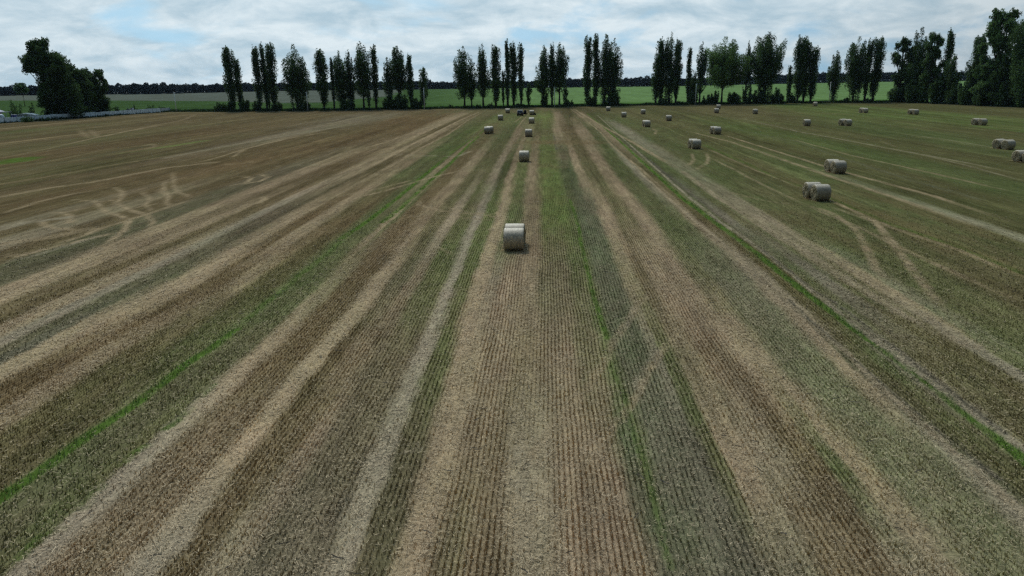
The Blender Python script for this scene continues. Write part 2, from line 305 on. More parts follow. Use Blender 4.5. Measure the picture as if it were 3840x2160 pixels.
# line features: list of polylines in zoom coordinates of (origin, scale) -> width m, code, strength
def zp(ox, oy, s, pts): return [(ox + x * s, oy + y * s) for x, y in pts]
R4 = (0, 268.3, .4166); R5 = (858.7, 268.3, .4166); R6 = (1717.3, 268.3, .4166)
D0 = (0, 0, 1.0); B2 = (858.7, 872, .398); B3 = (1717.3, 872, .398); B1 = (0, 872, .398)
R7 = (1717.3, 251.6, .42825); B1_ = (0, 872, .398); R5_ = (858.7, 268.3, .4166); D_ = (0, 0, 1.0); B2_ = (858.7, 872, .398)
LINES = [
 (R7, [(-560,80),(-370,240),(-180,415),(0,580),(250,760),(480,940),(740,1150),(950,1300),(1200,1480),(1500,1700),(1990,2100),(2500,2520)], .46, 'L', 1.1),
 (R7, [(-500,90),(-180,380),(0,540),(200,700),(420,850),(600,990),(760,1120),(950,1280),(1180,1449),(1500,1680),(2050,2090),(2600,2500)], .34, 'Y', .9), (R7, [(440,860),(500,910),(760,1110),(960,1240),(1210,1430),(1500,1650),(1900,1960)], .2, 'K', .9),
 (R7, [(-300,380),(0,650),(150,770),(350,940),(560,1110),(700,1230),(900,1430),(1100,1630),(1380,1880),(1623,2098),(2000,2440)], .3, 'SY', .85), (R7, [(620,1170),(760,1300),(930,1449)], .14, 'K', .9),
 (R7, [(0,420),(200,570),(420,720),(700,880),(900,1010),(1130,1160),(1300,1260),(1700,1449)], .8, 'SY', .6), (R7, [(60,500),(300,650),(560,830),(900,1060),(1200,1230)], .3, 'G', .6),
 (B1_, [(-40,990),(330,730),(600,540),(840,375),(1090,180),(1350,0),(1500,-110)], .42, 'L', 1.15), (D_, [(600,818),(690,745),(760,688),(860,608)], .42, 'L', .75),
 (R5_, [(0,800),(160,690),(330,560),(480,430),(590,340)], .5, 'L', 1.0), (R5_, [(590,340),(700,250),(830,170),(900,110)], .6, 'L', .5),
 (R5_, [(250,700),(420,560),(560,430),(660,340),(760,240),(830,180)], .5, 'L', .9),
 (R5_, [(1380,560),(1400,620),(1430,720),(1450,840),(1500,1050),(1550,1220),(1600,1400)], .25, 'L', .75), (B2_, [(1700,100),(1760,250),(1850,560),(1940,800),(2010,1150),(2080,1400)], .2, 'L', .4),
 (R4, [(240,680),(270,715),(330,735),(420,742),(500,740)], 1.0, 'S', .7), (R4, [(390,640),(430,670),(420,700),(480,690)], 1.2, 'S', .6),
 (R4, [(560,560),(600,600),(640,635),(740,665),(775,690),(745,755),(640,830),(540,880)], .9, 'S', .75),
 (R4, [(590,490),(700,490),(740,515),(735,550),(700,580),(800,630),(895,655),(925,700),(890,752)], .9, 'S', .75),
 (R4, [(850,510),(890,540),(905,565),(875,590),(920,630)], .8, 'S', .65), (R4, [(1000,440),(985,490),(1020,540),(1000,580),(1060,610)], .8, 'S', .65),
 (R4, [(1040,390),(1050,480),(1080,520),(1140,535),(1150,560)], .8, 'S', .6), (R4, [(930,500),(1010,530),(1080,510)], .7, 'S', .45),
 (R4, [(640,600),(760,570),(900,560),(1000,545)], .8, 'S', .4), (R4, [(700,640),(860,600),(1000,580)], .8, 'S', .4),
 (R4, [(430,560),(600,575),(720,560)], .8, 'S', .5), (R4, [(270,640),(400,640),(560,600)], .8, 'S', .45),
 (R4, [(1440,420),(1520,428),(1490,455),(1380,480)], 1.0, 'S', .6), (R4, [(1560,405),(1620,425),(1570,450),(1450,470)], 1.0, 'S', .6),
 (R4, [(1490,328),(1525,336),(1440,345),(1330,350)], 1.0, 'S', .5), (R4, [(1100,350),(1250,325),(1370,290),(1500,250),(1750,190),(2000,150)], 1.0, 'S', .6),
 (R4, [(1400,305),(1450,275),(1490,255)], 1.0, 'S', .5), (R4, [(1570,545),(1605,558),(1560,580),(1420,605)], .9, 'S', .6),
 (R4, [(0,312),(300,252),(600,182),(950,110),(1100,82),(1195,42)], 1.1, 'S', .75), (R4, [(600,186),(760,150),(1000,108)], .9, 'S', .6),
 (R4, [(480,140),(505,165),(540,190)], 1.0, 'S', .6), (R4, [(540,138),(570,165),(600,185)], 1.0, 'S', .6), (R4, [(310,145),(400,140)], 1.2, 'S', .35),
 (R4, [(0,135),(300,105),(700,65),(1000,45)], 2.2, 'S', .55), (R4, [(940,252),(1100,228),(1240,205)], 2.6, 'H', .8), (R4, [(700,285),(900,262)], 1.6, 'H', .35),
 (R4, [(-40,345),(60,332),(150,312)], 6.0, 'L', .75), (R4, [(0,380),(300,330),(640,260),(960,225)], 1.6, 'T', .5), (R4, [(0,420),(400,330),(900,235)], 1.8, 'D', .3),
 (R4, [(0,470),(300,420),(700,350),(1100,285)], 1.4, 'T', .6), (R4, [(0,545),(300,490),(560,455),(1000,370),(1300,335)], 1.3, 'S', .45),
 (R4, [(0,650),(230,575),(420,530),(600,500)], 1.2, 'S', .45), (R4, [(0,740),(150,700),(400,670)], 1.3, 'Y', .55), (R4, [(0,830),(300,790),(560,735)], 1.4, 'S', .5),
 (R4, [(0,905),(60,890),(110,905),(200,880),(400,830),(700,760)], 1.0, 'S', .7), (R4, [(0,950),(200,900),(420,835),(640,770)], .8, 'Y', .45),
 (R4, [(300,850),(600,740),(920,640),(1160,560)], 1.0, 'S', .5), (R4, [(700,300),(1000,245)], .8, 'T', .4), (R4, [(850,240),(920,225),(935,240),(860,262)], .8, 'S', .35),
 (R4, [(1000,310),(1300,250),(1700,180),(2061,120)], 1.6, 'Y', .4), (R4, [(1300,230),(1700,150),(2061,95)], 1.4, 'B', .4), (R4, [(1200,160),(1600,100),(2000,60)], 1.6, 'B', .3),
 (R4, [(200,270),(700,170),(1300,80)], 1.4, 'O', .35), (R4, [(0,235),(400,200),(900,140)], 1.2, 'O', .3), (R4, [(500,350),(900,275),(1300,200)], 1.4, 'B', .35),
 (R4, [(0,600),(400,500),(850,420),(1300,340)], 1.0, 'B', .45), (R4, [(1000,420),(1500,330),(2000,250)], 2.4, 'R', .45), (R4, [(1640,360),(1850,350),(1950,352)], .5, 'Y', .4),
 (R5, [(-60,585),(250,512),(480,445),(640,405),(740,380)], .6, 'S', .6), (R5, [(-40,545),(250,490),(440,440)], .5, 'S', .4), (R5, [(450,590),(600,630),(900,660),(1050,690)], .45, 'S', .6),
 (R5, [(480,570),(460,595),(560,615)], .5, 'S', .5), (R5, [(600,600),(760,640),(980,650)], .4, 'S', .45), (R5, [(580,660),(760,670),(940,690)], .4, 'S', .4),
 (R5, [(200,285),(450,295),(700,300),(800,262)], .8, 'Y', .45), (R5, [(380,670),(440,660),(500,690)], .5, 'S', .4), (R5, [(540,820),(640,880),(700,900)], .35, 'S', .3),
 (R5, [(1040,100),(1090,60),(1130,25)], .8, 'S', .5), (R5, [(1060,130),(1100,80),(1140,30)], .5, 'S', .5),
 (R5, [(1280,170),(1290,200),(1300,260)], .5, 'K', .6), (R5, [(1190,215),(1290,215),(1460,215)], 11.0, 'R', .55), (R5, [(1190,355),(1300,365)], 4.0, 'B', .35),
 (R5, [(850,25),(700,90),(560,160),(400,240),(200,350),(0,450)], .9, 'S', .75), (R5, [(860,30),(760,85),(640,170),(500,240),(330,340),(0,520)], .7, 'S', .5),
 (R5, [(100,260),(270,215),(420,160),(560,110)], 1.0, 'S', .45), (R5, [(60,265),(300,265)], .8, 'S', .4), (R5, [(1400,10),(1480,60),(1600,130),(1750,210),(1900,300),(2061,390)], .9, 'S', .7),
 (R5, [(1380,10),(1450,60),(1560,150),(1650,250),(1800,370),(2061,610)], .5, 'S', .6), (R5, [(1440,10),(1640,90),(1850,190),(2061,290)], .5, 'D', .4),
 (R5, [(1870,130),(1905,145),(1890,170)], .6, 'S', .5),
 (R6, [(750,590),(900,640),(1030,730),(1070,775),(1130,900),(1170,980),(1220,1065)], .55, 'S', .85), (R6, [(880,600),(1000,640),(1150,690),(1230,770),(1340,920),(1430,1040),(1520,1160),(1610,1265)], .6, 'S', .85),
 (R6, [(55,280),(68,320),(50,345),(0,362)], .6, 'S', .7), (R6, [(140,275),(155,310),(145,345),(50,392)], .6, 'S', .7), (R6, [(260,510),(450,558),(600,585),(750,590)], .4, 'S', .45),
 (R6, [(0,140),(300,215),(720,360),(900,425),(1300,555),(1700,700),(2061,800)], .9, 'S', .75), (R6, [(230,165),(560,268),(860,360),(1000,402),(1500,535),(2061,720)], .8, 'S', .8),
 (R6, [(300,60),(700,150),(1000,205),(1300,262),(1700,335),(2061,412)], .8, 'Y', .75), (R6, [(640,190),(1000,290),(1500,400),(2061,530)], .7, 'S', .6), (R6, [(1380,275),(1700,350),(2061,450)], .6, 'Y', .5),
 (R6, [(1300,160),(1600,200),(1900,250)], .7, 'Y', .5), (R6, [(1200,210),(1300,245)], .6, 'S', .3), (R6, [(350,145),(700,212),(900,290),(1400,450),(1800,560)], .9, 'D', .75), (R6, [(0,60),(350,140),(700,230)], .8, 'D', .5),
 (R6, [(130,232),(400,350),(560,430),(700,478)], .9, 'L', .45), (R6, [(150,255),(420,375),(720,492)], .5, 'S', .55), (R6, [(880,548),(1270,715),(1650,840),(2061,1010)], .55, 'L', .5), (R6, [(870,556),(1270,735),(1650,860),(2061,1035)], .5, 'S', .7),
 (R6, [(170,310),(350,400),(500,480),(740,592)], .5, 'S', .55), (R6, [(740,592),(1100,745),(1350,870),(1700,1030),(2061,1185)], .5, 'S', .6), (R6, [(600,640),(900,800),(1200,860)], 3.0, 'R', .35),
 (R6, [(760,540),(740,560),(700,530)], 2.0, 'R', .4), (R6, [(1240,640),(1600,760),(2000,930)], 2.6, 'R', .4), (R6, [(900,470),(1400,620),(1900,780)], 3.0, 'R', .35),
 (R6, [(330,80),(500,95),(720,110)], 6.0, 'H', .4), (R6, [(900,20),(1300,30),(2000,60)], 8.0, 'H', .3), (R6, [(220,30),(600,40),(1000,45)], 6, 'R', .35), (R6, [(0,80),(150,110)], 4, 'H', .5),
 (D0, [(1640,720),(1606,769),(1544,857),(1518,919),(1447,1016),(1385,1078),(1323,1167),(1288,1290),(1270,1449)], .40, 'S', .85), (D0, [(1700,830),(1668,884),(1580,1025),(1527,1096),(1447,1202),(1403,1326),(1376,1449),(1370,1600)], .36, 'S', .85),
 (D0, [(1655,880),(1625,930),(1590,985)], .3, 'Y', .7), (D0, [(1600,770),(1570,830)], .25, 'Y', .6), (D0, [(865,1265),(850,1290),(842,1312)], .34, 'K', 1.0),
 (B2, [(1080,640),(1160,760),(1130,900),(1200,1000)], .5, 'Y', .6), (B2, [(350,680),(430,670),(540,640)], .2, 'Y', .6), (B2, [(500,20),(430,250),(330,500),(250,680),(60,1060)], .22, 'Y', .5),
 (B3, [(1030,60),(1100,100),(1500,430),(1800,690),(1960,820)], .12, 'K', .8), (B3, [(1760,650),(1990,840)], .14, 'K', .7),
 (B1, [(1200,400),(1130,470),(1050,520)], .35, 'L', .6), (B1, [(930,630),(870,660),(790,740)], .3, 'L', .5), (B1, [(640,880),(560,960),(520,1010)], .35, 'L', .5), (B1, [(400,1140),(250,1200),(150,1330)], .3, 'L', .5), (B1, [(1360,240),(1290,310)], .2, 'L', .5),
]
LW = []
for base, pts, w, code, st in LINES:
    P = np.array([ground_d(*q)[:2] for q in zp(*base, pts)])
    LW.append((P, w * (.62 if base is R4 and w < 1.3 and pts[0][1] > 300 else 1), pv(code), min(1.2, st * (1.2 if base is R4 else .72 if base is R6 else .62 if base is D0 else 1.0)), code in ('S', 'Y', 'SY') and w < 1.3 and base is not R7))

def rowwob(X, Y):
    """sideways wander of the drill rows, metres"""
    return (fbm(X / 3.0, Y / 6.0, 141) - .5) * .22 + (fbm(X / .8, Y / 1.5, 147) - .5) * .05
def field(X, Y):
    """-> (n,6) colour, stubble, straw, green at ground points"""
    n = len(X)
    # rows wander a little and band edges fray
    Xw = X + (fbm(X * .05, Y * .02, 5) - .5) * .3 + (fbm(X * .8, Y * .25, 9) - .5) * .2 + (fbm(X * 3, Y * 1.0, 19) - .5) * .26 + (fbm(X * .3, Y * .12, 23) - .5) * .25
    vals = []; valid = []
    for yc, xs, vs in LV:
        vals.append(np.stack([np.interp(Xw, xs, vs[:, k]) for k in range(6)], 1))
        valid.append((Xw > xs[0] - .2) & (Xw < xs[-1] + .2))
    for k in range(len(LV) - 2, -1, -1):
        bad = ~valid[k]; vals[k][bad] = vals[k + 1][bad]
    Yw = np.maximum(Y * (1 + (fbm(X * .7, Y * .06, 31) - .5) * .25), 1.0)
    yl = np.log(np.array([l[0] for l in LV])); t = np.interp(np.log(Yw), yl, np.arange(len(LV)))
    i0 = np.clip(np.floor(t).astype(int), 0, len(LV) - 2); fr = (t - i0)[:, None]
    A = np.stack(vals, 0); out = A[i0, np.arange(n)] * (1 - fr) + A[i0 + 1, np.arange(n)] * fr
    R = np.hypot(X, Y)
    # machine-width stripes and patches
    s1 = vnoise(X / .9, Y / 120, 41) - .5; s2 = vnoise(X / 2.7, Y / 200, 42) - .5; s3 = vnoise(X / .35, Y / 60, 43) - .5
    far = np.clip((R - 40) / 80, 0, 1)
    ln1 = np.clip(1 - np.abs(vnoise(X / 3.1 + (fbm(Y / 60, X * .01, 47) - .5) * 1.2, Y / 260, 44) - .5) / .035, 0, 1) * np.clip(2.2 * vnoise(X / 6, Y / 40, 45) - .7, 0, 1)
    ln3 = np.clip(1 - np.abs(vnoise(X / 1.7 + (fbm(Y / 70, X * .01, 147) - .5) * 1.0, Y / 220, 144) - .5) / .05, 0, 1) * np.clip(2.4 * vnoise(X / 5, Y / 45, 145) - .9, 0, 1)
    ln2 = np.clip(1 - np.abs(vnoise(X / 4.3 + (fbm(Y / 50, X * .01, 48) - .5) * 1.0, Y / 300, 46) - .5) / .03, 0, 1) * np.clip(2.2 * vnoise(X / 7, Y / 35, 49) - .8, 0, 1)
    f = 1 + s1 * .26 + s2 * .16 * (1 + far) + s3 * .16 * (1 - far) + (ln1 * .5 - ln2 * .34 + ln3 * .42 * np.clip((-X - 12) / 15, 0, 1)) * np.clip((R - 35) / 50, 0, 1)
    p = (fbm(X / 4, Y / 14, 51) - .5) + .7 * (fbm(X / 1.2, Y / 2.5, 57) - .5)
    f = f * (1 + p * .40)
    gr = np.clip((fbm(X / 3, Y / 12, 61) - .5) * 1.6 + (fbm(X / .7, Y / 2, 66) - .5) * 1.2, -.6, .6)
    g = out[:, 5:6]
    f = f * (1.17 - .36 * np.clip((R - 22) / 60, 0, 1))          # painted shade: lifted near where stalks self-shadow, darkened far where they thin out
    out[:, :3] *= f[:, None]
    ol = (np.clip((X - 10) / 25, 0, 1) * np.clip((R - 30) / 30, 0, 1))[:, None]
    out[:, :3] *= 1 + ol * np.array([[-.09, .03, -.08]])
    out[:, :3] *= 1 + gr[:, None] * np.minimum(g + .15, .6) * np.array([[-.26, .10, -.20]])
    jx = (fbm(X / 2, Y / 2, 71) - .5); jy = (fbm(X / 2, Y / 2, 77) - .5)
    Q = np.stack([X + jx * .2, Y + jy * .25], 1)
    brk = .45 + 1.1 * fbm(X * 1.3, Y * .5, 81)
    brk = brk * np.clip(-.1 + 2.2 * fbm(X * 3.2, Y * 1.4, 85), .1, 1.3)
    brk2 = np.clip(-.35 + 2.5 * fbm(X * 4.5, Y * 2.0, 83), 0, 1.4)
    for P, w, v, st, fd in LW:
        d2 = np.full(n, 1e9)
        sel = (Q[:, 0] > P[:, 0].min() - 3 * w) & (Q[:, 0] < P[:, 0].max() + 3 * w) & (Q[:, 1] > P[:, 1].min() - 3 * w) & (Q[:, 1] < P[:, 1].max() + 3 * w)
        if not sel.any(): continue
        q = Q[sel]; dd = np.full(len(q), 1e9)
        ss = np.zeros(len(q)); s0 = 0.0
        for a, b in zip(P[:-1], P[1:]):
            e = b - a; L2 = (e ** 2).sum() + 1e-9
            tt = np.clip(((q - a) @ e) / L2, 0, 1)
            d1 = np.hypot(*(q - a - tt[:, None] * e).T); nearer = d1 < dd
            dd = np.where(nearer, d1, dd); ss = np.where(nearer, s0 + tt * math.sqrt(L2), ss); s0 += math.sqrt(L2)
        fade = np.clip(np.minimum(ss, s0 - ss) / (.13 * s0), 0, 1) if fd else 1.0
        rq = np.hypot(q[:, 0], q[:, 1]); ww = w * np.clip(1.15 - rq / 400, .65, 1)
        wt = np.clip(1.5 - dd / (ww * .5 + .02) * 1.2, 0, 1) * st * fade
        wt = np.clip(wt * (brk if w > .35 else brk2)[sel], 0, 1)[:, None]
        o = out[sel]; out[sel] = o * (1 - wt) + v * wt
    # a grey untilled rim along the far edge
    az = np.arctan2(X, Y); rim = np.clip(1 - (edge_r(az) - R) / 5.0, 0, 1)[:, None] * .6
    out = out * (1 - rim) + pv('YO') * rim
    out[:, :3] = np.clip(out[:, :3], .01, .75)
    return out

# ------------------------------------------------------------------ stubble field sheet
def r_samples(r0, r1, n):
    r = np.exp(np.linspace(math.log(r0), math.log(r1), 6000))
    den = 12.0 / r ** 2 + .85 / r
    cum = np.concatenate([[0], np.cumsum((den[1:] + den[:-1]) / 2 * np.diff(r))]); cum /= cum[-1]
    return np.interp(np.linspace(0, 1, n), cum, r)
def x_cols():
    xs = [0.0]
    while xs[-1] < 250: xs.append(xs[-1] + max(.05, xs[-1] * .0026))
    xs = np.array(xs); return np.concatenate([-xs[:0:-1], xs])
_ey = _e[:, 1]; _ex = _e[:, 0]
def edge_y(x): return np.interp(x, _ex, _ey)
XC = x_cols(); NA = len(XC); NR = 560
rb = r_samples(6.0, 300.0, NR); rb = (rb - 6.0) / (rb[-1] - 6.0)
ey = edge_y(XC)
Yg = (6.0 + rb[:, None] * (ey[None, :] - 6.0)); Xg = np.broadcast_to(XC, Yg.shape)
use = np.abs(Xg) < Yg * 1.05 + 10
ii = np.arange(NR - 1)[:, None] * NA + np.arange(NA - 1)[None, :]
quads = np.stack([ii, ii + 1, ii + NA + 1, ii + NA], -1).reshape(-1, 4)
uf = use.ravel(); quads = quads[uf[quads].all(1)]
vid = np.unique(quads); remap = np.zeros(uf.size, np.int64); remap[vid] = np.arange(len(vid)); quads = remap[quads]
Xg = Xg.ravel()[vid]; Yg = Yg.ravel()[vid]
fv = np.concatenate([field(a, b) for a, b in zip(np.array_split(Xg, 6), np.array_split(Yg, 6))])
Vg = np.stack([Xg, Yg, np.zeros_like(Xg)], 1)
me = np_mesh('stubble_field', Vg, 4, quads, ground_mat('stubble_ground', True), fv[:, :3], True)
ra_ = me.color_attributes.new('Rows', 'FLOAT_COLOR', 'POINT')
c4 = np.ones((len(Vg), 4), np.float32); c4[:, 0] = fv[:, 3]; c4[:, 1] = rowwob(Xg, Yg) + .5; c4[:, 2] = .55 + 1.5 * np.clip((np.hypot(Xg, Yg) - 18) / 30, 0, 1); ra_.data.foreach_set('color', c4.ravel())
props(link('stubble_field', me), 'broad flat harvested stubble field striped with straw and regrowth', 'field', kind='structure')

# ground sheet to the horizon
na2 = 720
az2 = np.linspace(-math.pi, math.pi, na2 + 1)
tt = np.concatenate([[0.0, .25, .5, .75, .92, .985], np.array([1.0])])
far_r = np.concatenate([np.array([4, 8, 12, 18, 26, 36, 48, 62, 80]), np.linspace(100, 1000, 70), [1150, 1400, 2000, 3200, 5200]])
er2 = np.where(np.abs(az2) < 1.0, edge_r(az2), 220)
R2 = np.concatenate([tt[:, None] * er2[None, :], er2[None, :] + far_r[:, None]], 0)
A2 = np.broadcast_to(az2, R2.shape)
nr2 = R2.shape[0]
Z2 = terrain(A2, R2)
inside = R2 < er2[None, :] * 1.0005
Z2 = np.where(inside, -.06, Z2); Z2[6] = -.012
X2 = R2 * np.sin(A2); Y2 = R2 * np.cos(A2)
GAZ = [ (0, 253), (280, 253), (480, 254), (700, 259), (820, 257), (974, 243), (1000, 234), (1010, 200)]
ga = []; gr_ = []
for a, b in GAZ:
    d = ray(a, b); ang = math.atan2(d[0], d[1])
    r = np.linspace(200, 1200, 800); zz = CAMH + d[2] * r / math.hypot(d[0], d[1]); tz = terrain(np.full(800, ang), r)
    k = np.argmax(zz < tz) if (zz < tz).any() else 799
    ga.append(ang); gr_.append(r[k])
bare = (A2 < ga[-1]) & (R2 > np.interp(A2, ga, gr_)) & (A2 > -1.0)
crop = lin((89, 114, 71)) / GAIN; vergec = lin((58, 78, 42)) / GAIN; barec = lin((82, 88, 80)) / GAIN; soil = lin((110, 96, 74)) / GAIN; leftg = lin((54, 74, 42)) / GAIN
col2 = np.zeros(R2.shape + (3,)); col2[:] = crop
leftmix = np.clip((-.02 - A2) / .16, 0, 1)[..., None]
col2 = col2 * (1 - leftmix) + leftg * leftmix
col2[bare] = barec
off = R2 - er2[None, :]
vg = np.clip(1 - (off - 28) / 26, 0, 1)[..., None]
midg = lin((66, 96, 46)) / GAIN
midg = midg * (1 - leftmix) + lin((46, 66, 34)) / GAIN * leftmix
col2 = col2 * (1 - vg) + midg * vg
vg = np.clip(1 - (off - 9) / 6, 0, 1)[..., None]
col2 = col2 * (1 - vg) + vergec * vg
col2[inside] = soil
ii = np.arange(nr2 - 1)[:, None] * (na2 + 1) + np.arange(na2)[None, :]
q2 = np.stack([ii, ii + 1, ii + na2 + 2, ii + na2 + 1], -1).reshape(-1, 4)[:, ::-1]
me = np_mesh('ground', np.stack([X2, Y2, Z2], -1).reshape(-1, 3), 4, q2, ground_mat('grassland', False), col2.reshape(-1, 3), True)
props(link('ground', me), 'green crop and grassland reaching to the far wood', 'ground', kind='structure')

# ------------------------------------------------------------------ standing stubble, straw and regrowth near the camera
def blades(P, H, W, yaw, lean, col, rng, taper=.5):
    n = len(P)
    dx = np.cos(yaw) * W / 2; dy = np.sin(yaw) * W / 2
    lx = lean * np.cos(rng.uniform(0, 6.283, n)) * H; ly = lean * np.sin(rng.uniform(0, 6.283, n)) * H
    V = np.zeros((n, 4, 3))
    V[:, 0] = P + np.stack([-dx, -dy, 0 * dx], 1); V[:, 1] = P + np.stack([dx, dy, 0 * dx], 1)
    V[:, 2] = P + np.stack([dx * taper + lx, dy * taper + ly, H], 1); V[:, 3] = P + np.stack([-dx * taper + lx, -dy * taper + ly, H], 1)
    c = np.repeat(col[:, None, :], 4, 1)
    return V.reshape(-1, 3), c.reshape(-1, 3)
def sample_fan(rng, n, r0, r1, a0=-46, a1=46, p=1.0):
    """random points in the ring sector, thinning out as r**-p from area-uniform"""
    u = rng.uniform(0, 1, n)
    e = 2 - p
    r = (r0 ** e + u * (r1 ** e - r0 ** e)) ** (1 / e) if abs(e) > 1e-6 else r0 * (r1 / r0) ** u
    a = np.radians(rng.uniform(a0, a1, n))
    return r * np.sin(a), r * np.cos(a), r
rng = rs(7)
x, y, r = sample_fan(rng, 415000, 9.5, 70, p=1.2)
x = np.round(x / .15) * .15; x = x + rowwob(x, y) + rng.normal(0, .016, len(x))
f = field(x, y)
gap = fbm(x * 1.5, y * .7, 93)
keep = rng.uniform(0, 1, len(x)) < np.clip(f[:, 3] * (.05 + 1.8 * gap), 0, 1) * np.clip((70 - r) / 45, 0, 1)
x, y, r, f = x[keep], y[keep], r[keep], f[keep]; n = len(x)
far = np.clip((r - 12) / 50, 0, 1)
H = rng.uniform(.06, .12, n) * (1 - .35 * far); W = rng.uniform(.009, .021, n) * (1 + 1.2 * far)
col = f[:, :3] * rng.uniform(1.5, 2.7, (n, 1)) * (1 + .2 * far)[:, None] * np.array([1.02, .97, .88])
V, c = blades(np.stack([x, y, np.zeros(n)], 1), H, W, rng.uniform(-.9, .9, n), rng.uniform(0, .35, n), col, rng, .7)
me = np_mesh('standing_stubble', V, 4, np.arange(len(V)), STUB, c)
props(link('standing_stubble', me), 'short cut cereal stalks standing in drill rows', 'stubble', kind='stuff')

x, y, r = sample_fan(rng, 520000, 9.5, 70, p=1.4)
f = field(x, y)
keep = rng.uniform(0, 1, len(x)) < np.clip(f[:, 4] * (.25 + 1.2 * fbm(x * 1.2, y * 1.2, 95)), 0.08, 1) * np.clip((72 - r) / 40, 0, 1)
x, y, r, f = x[keep], y[keep], r[keep], f[keep]; n = len(x)
far = np.clip((r - 12) / 50, 0, 1)
L_ = rng.uniform(.03, .12, n) * (1 + far) * np.where(rng.uniform(0, 1, n) < .06, 1.9, 1); W = rng.uniform(.005, .012, n) * (1 + 3 * far)
ya = rng.uniform(0, math.pi, n); cx_, sy_ = np.cos(ya), np.sin(ya)
z0 = rng.uniform(.006, .08, n); z1 = z0 + rng.uniform(-.03, .03, n)
V = np.zeros((n, 4, 3)); P = np.stack([x, y], 1)
dl = np.stack([cx_, sy_], 1) * L_[:, None] / 2; dw = np.stack([-sy_, cx_], 1) * W[:, None] / 2
V[:, 0, :2] = P - dl - dw; V[:, 1, :2] = P + dl - dw; V[:, 2, :2] = P + dl + dw; V[:, 3, :2] = P - dl + dw
V[:, 0, 2] = z0; V[:, 1, 2] = z1; V[:, 2, 2] = z1 + .002; V[:, 3, 2] = z0 + .002
straw = lin((176, 160, 134)) / GAIN
mixk = rng.uniform(.15, .75, (n, 1)) * (1 - .5 * far[:, None])
col = (f[:, :3] * (1 - mixk) + straw * mixk) * np.where(rng.uniform(0, 1, (n, 1)) < .12, .38, 1) * (1 + (rng.uniform(.75, 1.65, (n, 1)) - 1) * (1 - .7 * far[:, None]))
me = np_mesh('loose_straw', V.reshape(-1, 3), 4, np.arange(n * 4), STUB, np.repeat(np.clip(col, 0, .8)[:, None], 4, 1).reshape(-1, 3))
props(link('loose_straw', me), 'loose straw stalks scattered over the ground', 'straw', kind='stuff')

x, y, r = sample_fan(rng, 460000, 9.5, 120, p=1.2)
f = field(x, y)
keep = rng.uniform(0, 1, len(x)) < np.clip((f[:, 5] ** 1.9) * (.3 + 1.2 * fbm(x * 1.0, y * .6, 97)), 0, 1) * np.clip((118 - r) / 70, 0, 1)
x, y, r, f = x[keep], y[keep], r[keep], f[keep]; n = len(x)
far = np.clip((r - 12) / 70, 0, 1)
H = rng.uniform(.05, .12, n) * (1 + 1.0 * f[:, 5] ** 2) * (1 - .3 * far); W = rng.uniform(.012, .025, n) * (1 + 2.5 * far)
gcol = np.stack([rng.uniform(.08, .15, n), rng.uniform(.125, .20, n), rng.uniform(.03, .055, n)], 1)
kk = np.clip(f[:, 5:6] * 1.1, .15, 1); col = f[:, :3] * 1.5 * (1 - kk) + gcol * kk
V, c = blades(np.stack([x, y, np.zeros(n)], 1), H, W, rng.uniform(0, math.pi, n), rng.uniform(.1, .8, n), col, rng, .25)
me = np_mesh('green_regrowth', V, 4, np.arange(len(V)), GRASS, c)
props(link('green_regrowth', me), 'fresh green shoots growing in strips between the stubble', 'grass', kind='stuff')

# dark old stalks lying about
mb_v = []; mb_c = []
x, y, r = sample_fan(rng, 620, 10, 55, p=.6); n = len(x)
f = field(x, y); keep = rng.uniform(0, 1, n) < np.clip(f[:, 4] * .3 + (f[:, 3] < .65) * .6, .25, 1)
x, y, r = x[keep], y[keep], r[keep]; n = len(x)
L_ = rng.uniform(.08, .38, n); W = rng.uniform(.010, .022, n) * (1 + r / 60); ya = rng.normal(.1, .7, n)
V = np.zeros((n, 8, 3)); dl = np.stack([np.cos(ya), np.sin(ya)], 1) * L_[:, None] / 2; dw = np.stack([-np.sin(ya), np.cos(ya)], 1) * W[:, None] / 2
P = np.stack([x, y], 1); bend = dw * rng.uniform(-3, 3, (n, 1))
for k, (s, b) in enumerate(((-1, 0), (0, 1), (1, 0))):
    pass
V[:, 0, :2] = P - dl - dw; V[:, 1, :2] = P + bend - dw; V[:, 2, :2] = P + bend + dw; V[:, 3, :2] = P - dl + dw
V[:, 4, :2] = P + bend - dw; V[:, 5, :2] = P + dl - dw; V[:, 6, :2] = P + dl + dw; V[:, 7, :2] = P + bend + dw
V[:, :, 2] = rng.uniform(.05, .10, (n, 1)); V[:, [2, 3, 6, 7], 2] += .01
me = np_mesh('dark_stalks', V.reshape(-1, 3), 4, np.arange(n * 8), STUB, np.repeat(rng.uniform(.02, .05, (n, 1)) * np.array([[1.15, 1, .8]]), 8, 0))
props(link('dark_stalks', me), 'blackened old stalks lying crosswise among the stubble', 'stalks', kind='stuff')

# ------------------------------------------------------------------ trees
def leaf_quads(P, size, rng, up=.35):
    n = len(P)
    a = rng.normal(0, 1, (n, 3)); a[:, 2] += up; a /= np.linalg.norm(a, axis=1)[:, None]
    b = rng.normal(0, 1, (n, 3)); b -= (b * a).sum(1)[:, None] * a; b /= np.linalg.norm(b, axis=1)[:, None]
    s = size * rng.uniform(.55, 1.25, n); s2 = s * rng.uniform(.4, .75, n)
    A = a * s[:, None] * .5; B = b * s2[:, None] * .5
    V = np.stack([P - A, P - B * .9 + A * .1, P + A, P + B * .9 + A * .1], 1)
    return V
def bez(p0, p1, p2, t):
    t = t[:, None]; return p0 * (1 - t) ** 2 + p1 * 2 * t * (1 - t) + p2 * t * t

